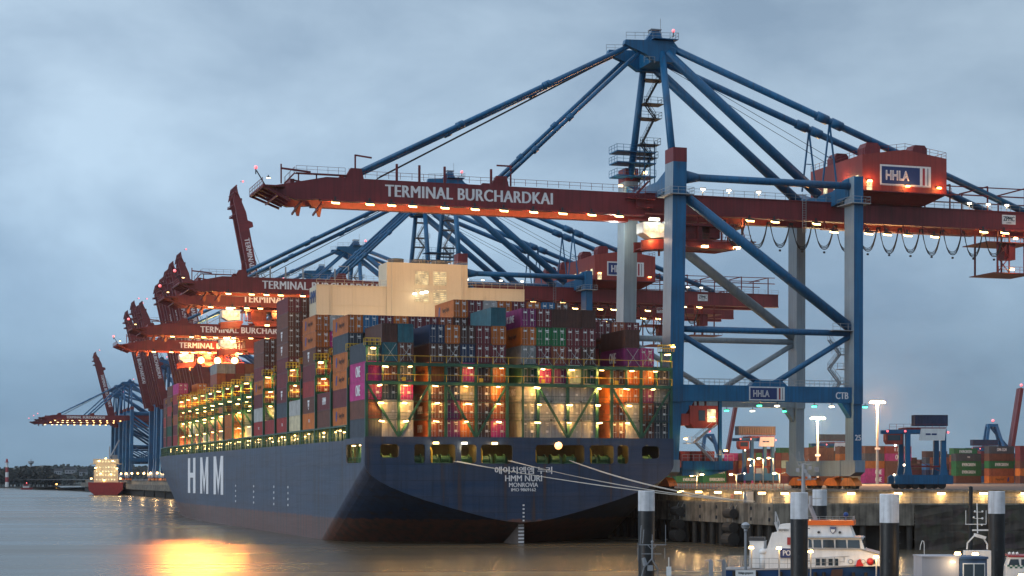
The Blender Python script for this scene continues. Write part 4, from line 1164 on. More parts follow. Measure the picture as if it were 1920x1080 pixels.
        for x in GX:
            z = 46.3 if 30 < x < 62 else 47.7
            floodlight(root, (x, -5.3 if z > 47 else -5.9, z))
            if detail == 2 and abs(x - 33) > 6: light(root, (x, -5.8, z - .7), 2400, (1, .50, .14), .3, 'SPOT', (x, 2.5, 49.2), 55, .8)
        for x in (4, 8.2, 13.2, 19.0, 62, 66, 70):    # small lamps at the walkway rail
            mb = MB(); mb.beam((x, -4.6, 51.75), (x, -4.6, 53.1), .08, .08, 0); mb.box(x - .5, x + .5, -4.8, -4.4, 53.0, 53.15, 0); mb.box(x - .35, x + .35, -4.75, -4.45, 52.75, 53.0, 1)
            mb.build('walkway_lamp', [M_GALV, L_WHITE], root)
            if detail == 2: light(root, (x, -4.9, 52.6), 60, (1, .7, .4), .2)
    # boom, hinged at the waterside
    HGX, HGZ = -2.8, 50.0
    mb = MB()
    for y in (-4, 4):
        mb.prism([(0, -2.1), (-57.5, -2.1), (-61.5, -2.4), (-64.6, -1.4), (-65.3, -.2), (-63.2, .2), (-56.5, 1.6), (0, 1.6)], 1, y - .55, y + .55)
        mb.box(-57.5, 0, y - .75, y + .75, -2.3, -2.0)
        for x in (-51.8, -26.5): mb.prism([(x - 1.6, 1.6), (x + 1.6, 1.6), (x + 1.2, 3.3), (x - .6, 3.3)], 1, y - .5, y + .5)
    for x in range(-62, 0, 8): mb.box(x - .35, x + .35, -3.45, 3.45, -.2, 1.2)
    for x in range(-62, -8, 8):
        mb.beam((x, -3.4, 1.0), (x + 8, 3.4, 1.0), .25, .25)
    boom = mb.build('boom', M_RED, root, loc=(HGX, 0, HGZ))
    mb = MB()   # nose platforms
    mb.box(-69.8, -66, -6.2, 6.2, -.6, -.4)
    for y in (-6, -3, 0, 3, 6): mb.beam((-69.8, y, -.5), (-65, y * .8, -2.6), .25, .4)
    mb.beam((-69.6, -6.2, -.5), (-69.6, 6.2, -.5), .25, .5); mb.beam((-67.2, -5.5, -1.9), (-67.2, 5.5, -1.9), .2, .3)
    for x in (-62.8, -59.2): mb.prism([(x, -2.3), (x + 1.2, -2.3), (x + .9, -3.9), (x + .5, -3.9)], 1, 3.3, 3.6); mb.beam((x, -3, -2.3), (x, 5, -3.4), .25, .35)
    if detail:
        mb.rail([(-69.8, -6.2, -.4), (-69.8, 6.2, -.4)], 1.1, 1.5, .07)
        mb.box(-64, -52.9, -4.7, -3.6, 1.95, 2.1); mb.rail([(-64, -4.7, 2.1), (-53.4, -4.7, 2.1)], 1.1, 1.6, .05)
        for x in (-63.5, -60.5): mb.box(x - .1, x + .1, -4.2, -4.0, .6, 1.95)
        mb.beam((-66.4, -4.2, .2), (-66.4, -4.2, 3.4), .22, .22); mb.beam((-66.4, -4.2, 2.7), (-61.5, -4.2, 2.3), .22, .3)
        mb.beam((-51.6, -4.2, 3.3), (-51.6, -4.2, 5.6), .25, .25); mb.beam((-51.6, -4.2, 5.5), (-48.8, -4.2, 5.2), .25, .25)
        mb.stairs((-65.8, -4.2, .3), (-64.2, -4.2, 2.0), .8)
    mb.v = [(v[0] + (2.4 if v[0] < -54 else 0), v[1], v[2]) for v in mb.v]
    mb.build('nose_platform', M_RED, boom)
    mb = MB()
    if detail:
        for y in (-4.7, 4.7): mb.rail([(-50, y, 1.75), (0, y, 1.75)], 1.1, 2.0, .06)
        for x in (-44.5, -40.6, -36.2, -28): mb.beam((x, -4.2, 1.6), (x, -4.2, 4.4), .35, .35)
        mb.beam((-24.5, -4.2, 1.7), (-24.5, -4.2, 5.2), .25, .25); mb.beam((-24.5, -4.2, 5.1), (-27, -4.2, 5.1), .25, .25)
        mb.build('railing', M_GALV if detail == 1 else M_RED, boom)
    text('lettering', 'TERMINAL BURCHARDKAI', 29.6, 2.0, boom, (-34.6 - HGX, -4.57, 49.85 - HGZ), FRONT, M_LETTER, .040, spacing=1.07)
    if detail and not raised:
        for x in BX:
            floodlight(boom, (x - HGX, -5.3, -2.6))
            if detail == 2: light(boom, (x - HGX, -5.8, -3.6), 4200, (1, .50, .14), .3, 'SPOT', (x - HGX, 2.5, -1.8), 80, .8)
            elif BX.index(x) % 2 == 0: light(boom, (x - HGX, -5.8, -3.6), 7500, (1, .46, .12), .3, 'SPOT', (x - HGX, 2.5, -1.8), 90, .8)
    elif not raised:
        for x in BX: floodlight(boom, (x - HGX, -5.3, -2.6))
    red_light(boom, (-68.4, -5.5, 2.2), .3 if detail == 2 else .38)
    if detail:
        mb = MB(); mb.beam((-68.3, -5.5, 1.9), (-66.8, -5, -.3), .14, .14); mb.build('light_arm', M_DARK, boom)
        floodlight(boom, (-66.3, -5.2, .9)).scale = (.6, .6, .6)
    if raised: boom.rotation_euler = (0, R(79), 0)
    # mast
    for y, x in ((-1, 0.2), (1, 0.2)):
        mb = MB(); mb.tube((x, y * 10.2, 55.0), (x + .4, y * 4.2, 76.5), .66, 12, 0, .6); mb.build('mast_leg', M_BLUE, root, True)
    mb = MB()
    for y in (-4, 4):
        mb.prism([(-6.6, 77.4), (-6.4, 78.2), (2.5, 78.6), (3.4, 77.6), (2.6, 74.8), (-.8, 74.8), (-2.5, 75.9)], 1, y - .6, y + .6)
    mb.box(-.6, 2.4, -3.4, 3.4, 75.2, 78.3); mb.box(-1.4, 3.2, -5.4, 5.4, 78.62, 78.75)
    mb.prism([(-2.2, 78.6), (-.8, 80.4), (.6, 80.4), (1.4, 78.6)], 1, -3.2, -1.8)
    o = mb.build('mast_head', M_BLUE, root)
    if detail:
        k = MB()
        k.rail([(-6.4, -4.8, 78.3), (-1.4, -4.8, 78.6), (3.2, -5.4, 78.75), (3.2, 5.4, 78.75)], 1.1, 1.3, .06); k.rail([(-6.4, 4.8, 78.3), (-1.4, 4.8, 78.6)], 1.1, 1.3, .06)
        k.box(-.9, 1.1, -2.8, -1.2, 80.8, 80.95); 
        for x in (-.8, 1.0): k.beam((x, -2.6, 78.7), (x, -2.6, 80.9), .12, .12); k.beam((x, -1.4, 78.7), (x, -1.4, 80.9), .12, .12)
        k.beam((1.2, -2, 79), (1.2, -2, 83), .07, .07); k.rail([(-3, -4.7, 74.4), (-1, -4.7, 74.4)], 1.1, 1, .06)
        k.build('railing', M_GALV, o)
    red_light(root, (2.6, -4.5, 80.2), .3 if detail == 2 else .36)
    if detail:
        mb = MB(); zc = 55.8; flip = 1      # zigzag stair tower along the far mast leg
        for z0, z1 in ((55.8, 60.2), (60.2, 62.4), (62.4, 67.0), (67.0, 69.4), (69.4, 73.6)):
            yb = 9.2 - (z0 - 55.8) * .27
            xa, xb_ = (1.4, 3.6) if flip > 0 else (3.6, 1.4)
            mb.stairs((xa, yb, z0), (xb_, yb - .6, z1), .8, 0, (0, 1, 0)); flip = -flip
            mb.box(.6, 4.6, yb - 2, yb + 1, z1 - .08, z1); mb.rail([(.6, yb - 2, z1), (4.6, yb - 2, z1), (4.6, yb + 1, z1)], 1.1, 1.1, .06)
        mb.build('mast_stairs', M_DARK if detail == 2 else M_GREY, root)
        mb = MB()
        for z in (56.6, 59.0, 61.0):
            mb.box(-3.4, 4.2, 7.2, 11.2, z, z + .2); mb.rail([(4.2, 7.2, z + .2), (-3.4, 7.2, z + .2), (-3.4, 11.2, z + .2)], 1.1, 1.2, .06)
        for x in (2.0, 4.0):
            for y in (7.4, 9.6): mb.beam((x, y, 54.5), (x, y, 63), .16, .16)
        mb.build('mast_platform', M_BLUE, root)
        for p in ((-2, 9, 55.2), (2.4, 8, 57.6), (1.8, 6, 54.3)):
            mb = MB(); mb.box(-.4, .4, -.2, .2, 0, .15, 0); mb.box(-.35, .35, -.2, .2, -.3, 0, 1); mb.build('walkway_lamp', [M_GALV, L_WARM], root, loc=p)
            if detail == 2: light(root, (p[0], p[1] - .6, p[2] - .4), 90, (1, .7, .35), .2)
    # stays
    if not raised:
        for y in (-4, 4):
            mb = MB(); mb.tube((-5.6, y, 77.2), (-54, y, 52.6), .42, 8)
            for t in (.3, .31, .62, .63): p = Vector((-5.6, y, 77.2)).lerp(Vector((-54, y, 52.6)), t); q = Vector((-5.6, y, 77.2)).lerp(Vector((-54, y, 52.6)), t + .015); mb.tube(p, q, .62, 8)
            mb.build('forestay', M_BLUE, root, True)
            mb = MB(); mb.tube((-3.5, y, 76.4), (-28.8, y, 52.6), .36, 8)
            for t in (.5, .75): p = Vector((-3.5, y, 76.4)).lerp(Vector((-28.8, y, 52.6)), t); q = Vector((-3.5, y, 76.4)).lerp(Vector((-28.8, y, 52.6)), t + .03); mb.tube(p, q, .55, 8)
            mb.build('forestay', M_BLUE, root, True)
        mb = MB()
        for y in (-3, -1.5, 2.5): mb.tube((-4, y, 77.8), (-50, y, 52.3), .07, 4)
        mb.build('boom_hoist_rope', M_CABLE, root)
    else:
        for y in (-4, 4):
            mb = MB(); mb.tube((-5.6, y, 77.2), (-11, y, 80), .3, 6); mb.tube((-4.6, y, 76), (-8.2, y, 68), .3, 6); mb.build('forestay', M_BLUE, root)
            mb = MB(); mb.tube((-4, y * .7, 78), (-13.6, y * .7, 100), .08, 4); mb.tube((-3, y * .5, 78), (-14.5, y * .7, 106), .08, 4); mb.tube((-2, y * .6, 78), (-3.5, y * .6, 52), .07, 4); mb.build('boom_hoist_rope', M_CABLE, root)
    for y in (-4, 4):
        mb = MB(); mb.tube((2.0, y, 77.6), (74, y, 52.0), .62, 10)
        a = Vector((2.0, y, 77.6)); b = Vector((74, y, 52.0))
        for t in (.40, .44): mb.tube(a.lerp(b, t), a.lerp(b, t + .03), .85, 10)
        mb.build('backstay', M_BLUE, root, True)
        mb = MB(); mb.tube((1.4, y, 76.6), (31.2, y, 53.0), .86, 12); mb.build('mast_strut', M_BLUE, root, True)
        if detail:
            mb = MB()
            for dx in (-1.0, 1.0): mb.beam((33.4, y, 66.2), (33.4 + dx * 1.0, y - .8 * dx, 55), .26, .26)
            mb.beam((32.9, y, 60), (33.9, y, 60), .15, .15); mb.build('stay_hanger', M_BLUE, root)
    if detail:
        mb = MB(); mb.tube((2, -1, 76), (37, 0, 60), .05, 4); mb.tube((2, 1, 76), (36, 2, 60), .05, 4); mb.build('hoist_rope', M_CABLE, root)
    # machinery house
    mb = MB()
    mb.prism([(37.9, 53.6), (55.1, 53.6), (55.1, 60.2), (46.5, 61.4), (37.9, 60.1)], 1, -8, 12)
    mb.frustum((39.5, 52, -5.5, 9.5, 51.8), (37.9, 55.1, -8.0, 12, 53.55))
    hs = mb.build('machinery_house', M_HOUSE, root)
    for x, y in ((41, -4.6), (41.0, 7), (50.5, -5.0)):
        mb = MB(); mb.prism([(-1.5, 0), (1.5, 0), (1.5, 1.7), (1.0, 2.3), (-1.0, 2.3), (-1.5, 1.4)], 1, -1.4, 1.4); mb.build('vent_cowl', M_RED, hs, loc=(x, y, 60.4))
    if detail:
        mb = MB(); mb.rail([(38, 12, 60.1), (38, -8, 60.1), (46.5, -8, 61.4), (55, -8, 60.2), (55, 12, 60.2)], 1.1, 1.6, .06)
        mb.rail([(37.2, -8.9, 53.6), (55.6, -8.9, 53.6)], 1.1, 2, .05); mb.box(37, 55.8, -9.0, -8.0, 53.4, 53.58)
        mb.build('railing', M_GALV if False else M_RED, hs)
        for x, dz in ((39.2, 1.9), (46.9, 1.3), (53.4, 1.3)):
            mb = MB(); mb.box(-.45, .45, -.4, 0, 0, .12, 0); mb.box(-.4, .4, -.38, -.05, -.3, 0, 1); mb.build('house_lamp', [M_DARK, L_ORANGE], hs, loc=(x, -8.05, 53.6 + dz))
            if detail == 2: light(root, (x, -9.0, 53.6 + dz - .2), 330, (1, .42, .12), .25)
        mb = MB(); mb.box(38.7, 39.8, -8.06, -8.0, 53.7, 55.3); mb.build('door', MATS['lit_window'], hs)
        mb = MB()
        for y in (-6, -2, 2, 6): mb.box(37.84, 37.9, y - .7, y + .7, 55.0, 56.6)
        mb.build('window', MATS['lit_window'], hs)
        if detail == 2: light(root, (36.5, -2, 56.5), 250, (1, .62, .3), .3)
    def company_sign(parent, x0, x1, z0, z1, y):
        mb = MB(); w = x1 - x0; h = z1 - z0; t = h * .085
        mb.box(x0, x1, y - .06, y, z0, z1, 0)
        mb.box(x0 + t, x0 + w * .78, y - .08, y - .062, z0 + t, z1 - t, 1)
        mb.box(x0 + w * .835, x0 + w * .88, y - .08, y - .062, z0 + t, z1 - t, 2)
        mb.box(x0 + w * .925, x0 + w * .95, y - .08, y - .062, z0 + t, z1 - t, 3)
        o = mb.build('company_sign', [M_WHITE, M_SIGNBLUE, M_SIGNRED, M_GREY], parent)
        text('lettering', 'HHLA', w * .46, h * .48, o, (x0 + w * .34, y - .09, (z0 + z1) / 2), FRONT, M_LETTER, .0, outline=.035)
    company_sign(hs, 41.4, 51.8, 54.75, 58.5, -8.02)
    company_sign(root, 13.6, 20.4, 15.45, 17.85, -12.02)
    # tail
    if detail:
        mb = MB()
        for x in (58, 66, 74, 82, 90):
            for y in (-4.4, 4.4): mb.beam((x, y, 51.7), (x, y, 56.2), .22, .22)
            mb.beam((x, -4.4, 56.2), (x, 4.4, 56.2), .22, .22); mb.beam((x, -4.4, 56.2), (x - 6, -4.4, 54.6), .18, .18)
        for y in (-4.4, 4.4): mb.beam((55, y, 54.4), (92, y, 54.6), .22, .22); mb.beam((55, y, 55.9), (92, y, 56.2), .18, .18)
        mb.build('roof_frame', M_RED, root)
        mb = MB()
        for x in (68.0, 73.8):
            for y in (-4.6, 3): mb.beam((x, y, 48.2), (x, y, 40.2), .28, .28)
        for z in (46.0, 40.3):
            mb.box(67 if z < 45 else 65.5, 76, -5, 3.4, z - .15, z); mb.rail([(66 if z > 45 else 68, -5, z), (76, -5, z)], 1.1, 1.1, .06)
        for z0 in (40.3, 43.2): mb.beam((68, -4.6, z0), (70.5, -4.6, z0 + 2.9), .14, .14); mb.beam((70.5, -4.6, z0), (68, -4.6, z0 + 2.9), .14, .14)
        mb.beam((70.5, -4.6, 48), (70.5, -4.6, 40.2), .2, .2); mb.box(69.6, 72, -4.4, -2.4, 42.8, 46)
        mb.build('maintenance_platform', M_RED, root)
        if detail == 2:
            for p in ((70.8, -5.2, 41.0), (71.5, -5.2, 46.8), (74.5, -5.2, 46.9)):
                mb = MB(); mb.box(-.4, .4, -.2, .2, 0, .15, 0); mb.box(-.36, .36, -.2, .2, -.3, 0, 1); mb.build('platform_lamp', [M_GALV, L_WARM], root, loc=p); light(root, (p[0], p[1] - .7, p[2]), 180, (1, .5, .18), .2)
        mb = MB(); mb.box(69.0, 71.9, -4.62, -4.56, 49.35, 51.1, 0); z = mb.build('maker_plate', M_WHITE, root)
        text('lettering', 'ZPMC', 2.4, .85, z, (70.45, -4.64, 50.4), FRONT, M_DARK, .03); text('lettering', '1999', 1.0, .28, z, (70.45, -4.64, 49.62), FRONT, M_DARK, .0)
        # festoon cable in hanging loops
        mb = MB(); xs = [12.0 + 4.4 * i for i in range(14)]
        for i, (a, b) in enumerate(zip(xs, xs[1:])):
            for dd, rr in ((0, .085), (.28, .07), (.55, .06)):
                d = 4.5 - dd - (.0 if i % 2 else .25); pts = []
                for k in range(11):
                    t = k / 10; u = (t - .5) * 2; pts.append((a + .25 + (b - a - .5) * t, -5.0 + dd * .3, 47.4 - d * (1 - abs(u) ** 2.6)))
                mb.path(pts, rr, 4)
            mb.box(a - .3, a + .3, -5.3, -4.7, 47.2, 47.6); mb.tube(((a + b) / 2 - .15, -5, 42.6), ((a + b) / 2 + .15, -5, 42.6), .2, 6)
        mb.build('festoon_cable', M_CABLE, root)
        # trolley with the machinery frames and the driver's cab
        mb = MB()
        mb.box(3, 17, -3.2, 3.2, 46.6, 47.1); 
        for x in (3.5, 8, 12.5, 16.5):
            for y in (-3, 3): mb.beam((x, y, 48.3), (x, y, 43.8), .25, .25)
        mb.box(5, 9, -2.6, 2.6, 44.2, 46.6); mb.box(10.5, 12.5, -2.4, 2.4, 44.6, 46.6)
        mb.prism([(5, 44), (16.8, 44), (18, 43.4), (14, 42.6), (6, 42.8)], 1, -3.3, -2.9); mb.prism([(5, 44), (16.8, 44), (18, 43.4), (14, 42.6), (6, 42.8)], 1, 2.9, 3.3)
        mb.box(6, 15, -2.9, 2.9, 42.9, 43.2)
        mb.rail([(3, -3.5, 44.2), (18, -3.5, 44.2)], 1.1, 1.3, .06); mb.beam((3, -3.5, 44.1), (19, -3.5, 44.1), .2, .2)
        for x in (13, 14.5, 16): mb.beam((x, -3.3, 47.6), (x + 1.1, -3.3, 44.2), .13, .13); mb.beam((x + 1.1, -3.3, 47.6), (x, -3.3, 44.2), .1, .1)
        tr = mb.build('trolley', M_RED, root)
        for x in (9.0, 15.2):
            mb = MB(); mb.box(-.6, .6, -.5, .4, 0, .2, 0); mb.box(-.55, .55, -.48, .38, -.35, 0, 1); mb.build('trolley_lamp', [M_DARK, L_WARM], tr, loc=(x, -3.5, 43.1))
            if detail == 2: light(root, (x, -4.2, 42.4), 220, (1, .55, .18), .3)
        mb = MB()
        mb.prism([(-3.2, 46.6), (1.6, 46.6), (1.6, 44.2), (-1.6, 43.9), (-3.2, 44.8)], 1, -4.6, -1.6, 0)
        cab = mb.build('driver_cab', M_WHITE, root)
        mb = MB(); mb.box(-2.9, 1.3, -4.66, -4.6, 44.9, 46.3); mb.build('window', MATS['lit_window'], cab)
        mb = MB(); mb.prism([(-3.6, 43.4), (2.2, 43.9), (2.4, 43.5), (1.4, 42.2), (-3.6, 41.6)], 1, -4.9, -4.6); mb.prism([(-3.6, 43.4), (2.2, 43.9), (2.4, 43.5), (1.4, 42.2), (-3.6, 41.6)], 1, -1.5, -1.2); mb.box(-3.4, 1.6, -4.6, -1.5, 42.0, 42.15); mb.rail([(-3.6, -4.9, 42.2), (2, -4.9, 42.5)], 1, 1, .07)
        mb.tube((.5, -3, 41.0), (.5, -3, 42), .2, 6)
        mb.build('cab_gondola', M_HOUSE, cab)
        mb = MB(); mb.box(-.9, .9, -.4, .4, 0, .2, 0); mb.box(-.85, .85, -.45, .38, -.4, 0, 1); mb.build('cab_lamp', [M_DARK, L_WHITE], cab, loc=(-1.2, -4.9, 47.3))
        if detail == 2:
            light(root, (-1.4, -5.6, 46.4), 300, (1, .9, .65), .3); light(root, (-1.6, -5.8, 43.4), 380, (1, .45, .15), .3); light(root, (-4.5, 6, 46.5), 1500, (.92, 1, .88), .6)
        # boom hinge machinery
        mb = MB(); mb.box(-4.6, -1.4, -5.2, -4.6, 49, 51); mb.rail([(-6.5, -6, 50.6), (-1.2, -6, 50.6)], 1.1, 1, .07); mb.box(-6.5, -1.2, -6, -4.6, 50.45, 50.6); mb.stairs((-5.5, -5.6, 50.6), (-2.5, -5.6, 53.6), .8)
        mb.tube((-2.8, -5.2, 50), (-2.8, 5.2, 50), .45, 10); mb.build('boom_hinge', M_RED, root)
        # ladders and stair on the landside leg
        mb = MB()
        for i in range(4):
            z = 26.6 - i * 2.6; mb.stairs((30.8 + (i % 2) * 2.2, -8.6, z), (33.0 - (i % 2) * 2.2, -8.6, z - 2.6), .8)
            mb.box(32.6, 34.6, -9.4, -7.8, z - 2.7, z - 2.6); mb.rail([(31, -9.4, z - 2.6), (34.4, -9.4, z - 2.6)], 1.0, 1.1, .06)
        mb.box(29.5, 34, -12.6, -9.2, 27.9, 28.05); mb.rail([(29.5, -12.6, 28.05), (34, -12.6, 28.05)], 1.1, 1.2, .06)
        for k in range(26): mb.beam((2.2, -13.0, 28 + k * .9), (2.8, -13.0, 28 + k * .9), .05, .05) if False else None
        mb.build('access_stairs', M_GREY, root); mb = MB()
        for x in (27.6, 28.3): mb.beam((x, -4.75, 46), (x, -4.75, 53), .08, .08)
        for k in range(16): mb.beam((27.6, -4.75, 46.2 + k * .42), (28.3, -4.75, 46.2 + k * .42), .05, .05)
        mb.build('ladder', M_GREY, root)
        text('lettering', '25', 1.2, 1.0, root, (34.43, -12.62, 9.1), FRONT, M_LETTER, .03) if detail == 2 else None
        if detail == 2: text('lettering', 'CTB', 2.5, 1.2, root, (31.6, -12.04, 16.5), FRONT, M_LETTER, .03)
        # signal lamps under the portal
        for x, y, m in ((15.6, -12, L_GREEN), (19.0, -12, L_WHITE), (26.2, -12, L_GREEN), (29.6, -12, L_WHITE), (36.2, -12, L_GREEN), (20.0, 11, L_GREEN), (25.3, 11, L_WHITE), (32.0, 11, L_GREEN), (9, 11, L_WHITE)):
            mb = MB(); mb.beam((0, 0, 0), (0, 0, .5), .1, .1, 0); mb.box(-.42, .42, -.3, .3, -.05, .12, 0); mb.box(-.38, .3, -.32, .3, -.3, -.05, 1); mb.build('signal_lamp', [M_DARK, m], root, loc=(x, y, 14.7))
            if detail == 2 and m is L_WHITE: light(root, (x, y, 13.8), 200, (1, .85, .5), .2)
        # lashing platform hung under the portal
        mb = MB()
        mb.box(.8, 10.4, -12.4, -6.6, 3.4, 3.8, 0); mb.box(.8, 10.4, -12.4, -12.1, 3.8, 4.9, 0)
        for x in range(1, 11, 2): mb.box(x - .1, x + .1, -12.5, -12.38, 3.4, 4.9, 0)
        mb.prism([(1.0, 3.4), (10.2, 3.4), (6, 2.4), (1, 2.4)], 1, -12, -7, 0)
        mb.beam((8.3, -11.5, 15.2), (8.3, -11.5, 3.8), .55, .55, 0)
        lp = mb.build('lashing_platform', M_BLUE, root)
        mb = MB(); mb.prism([(2.4, 14.4), (7.6, 14.4), (7.6, 11.2), (6.9, 10.6), (3.4, 10.6), (2.4, 11.4)], 1, -12.2, -8.6, 0)
        for x in (3.6, 4.5, 5.9): mb.box(x - .12, x + .12, -11, -10.6, 14.4, 15.3, 0)
        mb.box(4.0, 5.2, -12.26, -12.2, 11.8, 13.6, 1); mb.box(5.6, 7.2, -12.26, -12.2, 11.6, 13.8, 2); mb.box(.9, 2.4, -12, -9, 11, 13, 0)
        mb.build('lashing_cabin', [M_HOUSE, M_GLASS, MATS['lit_window']], lp)
        mb = MB(); mb.stairs((7.0, -12.5, 11.2), (3.0, -12.5, 8.0), .9); mb.stairs((3.4, -12.5, 8.0), (6.6, -12.5, 4.9), .9); mb.rail([(.8, -12.5, 4.9), (10.4, -12.5, 4.9)], 1.1, 1, .06); mb.box(1.6, 4.4, -12.9, -11, 7.9, 8.0); mb.rail([(1.4, -12.9, 8), (4.4, -12.9, 8)], 1, 1, .05)
        mb.build('lashing_stairs', M_GALV, lp)
        mb = MB()
        for x in (1.8, 4, 6.4): mb.box(x - .9, x + .9, -11.5, -9, 4.9, 6.6)
        mb.build('twistlock_bin', M_HOUSE, lp)
        for p in ((6.4, -12.6, 12.6), (1.4, -12.6, 8.8), (8.9, -12.6, 6.8), (4.6, -12.2, 2.7)):
            mb = MB(); mb.box(-.3, .3, -.2, .2, 0, .1, 0); mb.box(-.27, .27, -.2, .2, -.25, 0, 1); mb.build('platform_lamp', [M_DARK, L_WARM], lp, loc=p)
            if detail == 2: light(root, (p[0], p[1] - .7, p[2] - .2), 150, (1, .5, .16), .2)
    return root
def place(root, s, sx, sz, label, x=33.0):
    p = f2w(x, s, 8.4); root.location = p; root.scale = (sx, 1.0, sz)
    tag(root, label, 'crane', 'container gantry cranes along the quay'); return root
near = build_crane(2)
place(near, 28, 1, 1, 'nearest and largest blue and red container crane, number 25, spanning the right of the picture')
mid = build_crane(1)
place(mid, 158, .94, .95, 'second crane, its lowered red boom passing just above the cream ship casing')
c3 = copy_tree(mid); place(c3, 185, .94, .935, 'third crane, lowered boom ending just under the boom above the casing')
c4 = copy_tree(mid); place(c4, 258, .935, .895, 'fourth crane, lowered boom reaching over the ship with a smaller mast right of it')
c5 = copy_tree(mid); place(c5, 306, .925, .87, 'fifth crane, lowest of the orange lit booms over the ship, bright floodlights under it')
up = build_crane(0, True)
RL = [(385, .92, 'crane with its boom raised alone, tallest upright boom left of the near crane tip'),
      (530, .86, 'crane with upright boom, rightmost and tallest of the bunch of five'),
      (555, .85, 'crane with upright boom, second from the right in the bunch of five'),
      (572, .835, 'crane with upright boom, middle one of the bunch of five'),
      (590, .82, 'crane with upright boom, second from the left in the bunch of five'),
      (607, .81, 'crane with upright boom, leftmost of the bunch of five'),
      (672, .79, 'crane with upright boom, rightmost of the farther bunch of four'),
      (690, .785, 'crane with upright boom, second from the right in the farther bunch'),
      (708, .82, 'crane with upright boom, second from the left in the farther bunch'),
      (740, .80, 'crane with upright boom, leftmost of the farther bunch of four'),
      (925, .71, 'most distant raised boom, standing alone above the red ship')]
for i, (s, sz, lab) in enumerate(RL):
    o = up if i == 0 else copy_tree(up); place(o, s, .92, sz, lab)
far = build_crane(0, False)
for i, (s, lab) in enumerate(((860, 'far crane with lowered boom, nearest of the three by the red ship'), (900, 'far crane with lowered boom, middle of the three by the red ship'), (950, 'far crane with lowered boom, lowest and last of the three by the red ship'))):
    o = far if i == 0 else copy_tree(far); place(o, s, .77, .77, lab)
# the blinding floodlights on the fifth crane's lowered frame
c5x = inv_y(408, 300)
for i, px in enumerate((377, 408, 440)):
    p = at(px, 675 + (1 if i else 0), 572); q = c5.matrix_world
    mb = MB(); mb.box(-1.2, 1.2, 0, .8, -1, 1, 0); mb.tube((0, -.25, 0), (0, 0, 0), 1.0, 12, 1)
    mb.beam((0, .4, 1), (0, .4, 9), .3, .3, 0)
    o = mb.build('floodlight_head', [M_DARK, L_ORANGE], None, loc=p)
    tag(o, ['left orange floodlight hanging under the lowest lit boom', 'middle orange floodlight hanging under the lowest lit boom', 'right orange floodlight hanging under the lowest lit boom'][i], 'floodlight', 'floodlights under the lowest lit boom')
    light(o, (0, -1.5, -3), 30000, (1, .42, .10), 1.0)
    light(o, (0, 2.5, 3), 34000, (1, .42, .10), 1.0)

# trolleys of the farther cranes stand out over the ship, their working lights on
for c, s, px, sx in ((c3, 185, 497, .915), (c4, 258, 480, .91), (c5, 306, 400, .9)):
    xl = (inv_y(px, s) - 33) / sx
    for ch in c.children:
        n = ch.name.split('.')[0]
        if n in ('trolley', 'driver_cab'): ch.location.x += xl - 8
    light(c, (xl - 8, -8, 44), 600, (1, .62, .25), .6)
    light(c, (xl - 2, -7, 40), 2500, (1, .42, .12), .6)
# strong working lights on the outreach of the fourth crane, thrown down on the water beside the ship
for px, d, tx, ty in ((325, 527, -49, 240), (360, 527, -43, 250), (392, 527, -37, 236), (422, 527, -31, 252), (450, 527, -25, 240)):
    p = at(px, 637, d)
    light(None, (p.x, p.y - 3, p.z), 7.5e4, (1, .27, .045), .9, 'SPOT', (tx, ty, 0), 7.0, 1.0)
# ---------------------------------------------------------------- container yard behind the quay
YA = R(31)
def ystack(px, base_d, cols, labels_ph, logos={}, L=12.19, dxm=0, z0=QZ, rz=YA, t0=0):
    p = at(px, 895, base_d)
    for t, c in enumerate(cols):
        if not c: continue
        lg = logos.get(t)
        o = container(p.x + dxm, p.y, z0 + (t0 + t) * 2.62, c, 2.6, f"{c} container{' ' + WORD[lg] if lg else ''}, {TIER[t + 1]} tier {labels_ph}", 'containers stacked in the yard', L=L, doors=True, full=False, logo=lg, frame=False, rz=rz - R(90), side=1)
# long sides towards us: container y axis turned along the row
D1 = 640
ystack(1788, D1, [br_, gr, gr, sl], 'in the row right of the blue straddle carrier', {1: 'EG', 2: 'EG', 3: 'TEX'})
ystack(1850, D1 - 2, [o_, ru, gr, br_, sl], 'in the middle row at the right edge', {0: 'HL', 2: 'EG', 4: 'CMA'})
ystack(1908, D1 - 6, [br_, o_, br_, mr, mr], 'in the rightmost row cut by the frame', {1: 'HL'})
ystack(1784, D1 + 45, [mr, br_, mr, ru, gr], 'behind the straddle carrier, farther row', {4: 'EG'})
ystack(1656, D1, [ru, br_, br_, mg, rd], 'left of the straddle carrier', {3: 'ONE', 4: 'KL'})
ystack(1618, D1 - 4, [mg, mg, o_, sl, br_], 'just right of the crane leg numbered 25', {0: 'ONE', 1: 'ONE'})
ystack(1570, D1 + 8, [cr, rd, rd, o_, br_], 'behind the crane leg numbered 25')
ystack(1512, D1 + 30, [ru, br_, o_, ru, ru], 'between the crane legs, right part')
ystack(1458, D1 + 34, [mr, o_, br_, ru, gr], 'between the crane legs, left part')
ystack(1520, D1 + 90, [br_, br_, br_, br_, br_, gr], 'in the back row between the crane legs', {})
ystack(1402, D1 + 60, [br_, br_, mr, br_, mr], 'behind the slim lamp posts')
ystack(1362, D1 - 10, [br_, mr, mr, mg], 'left of the slim lamp posts', {3: 'ONE', 2: 'HMM'}, L=12.19)
ystack(1314, D1 - 14, [gr, gr, mr], 'seen under the crane portal', {0: 'EG', 1: 'EG'})
ystack(1264, D1 - 14, [gr, navy if False else nv, mr], 'close to the ship stern', {0: 'EG'})
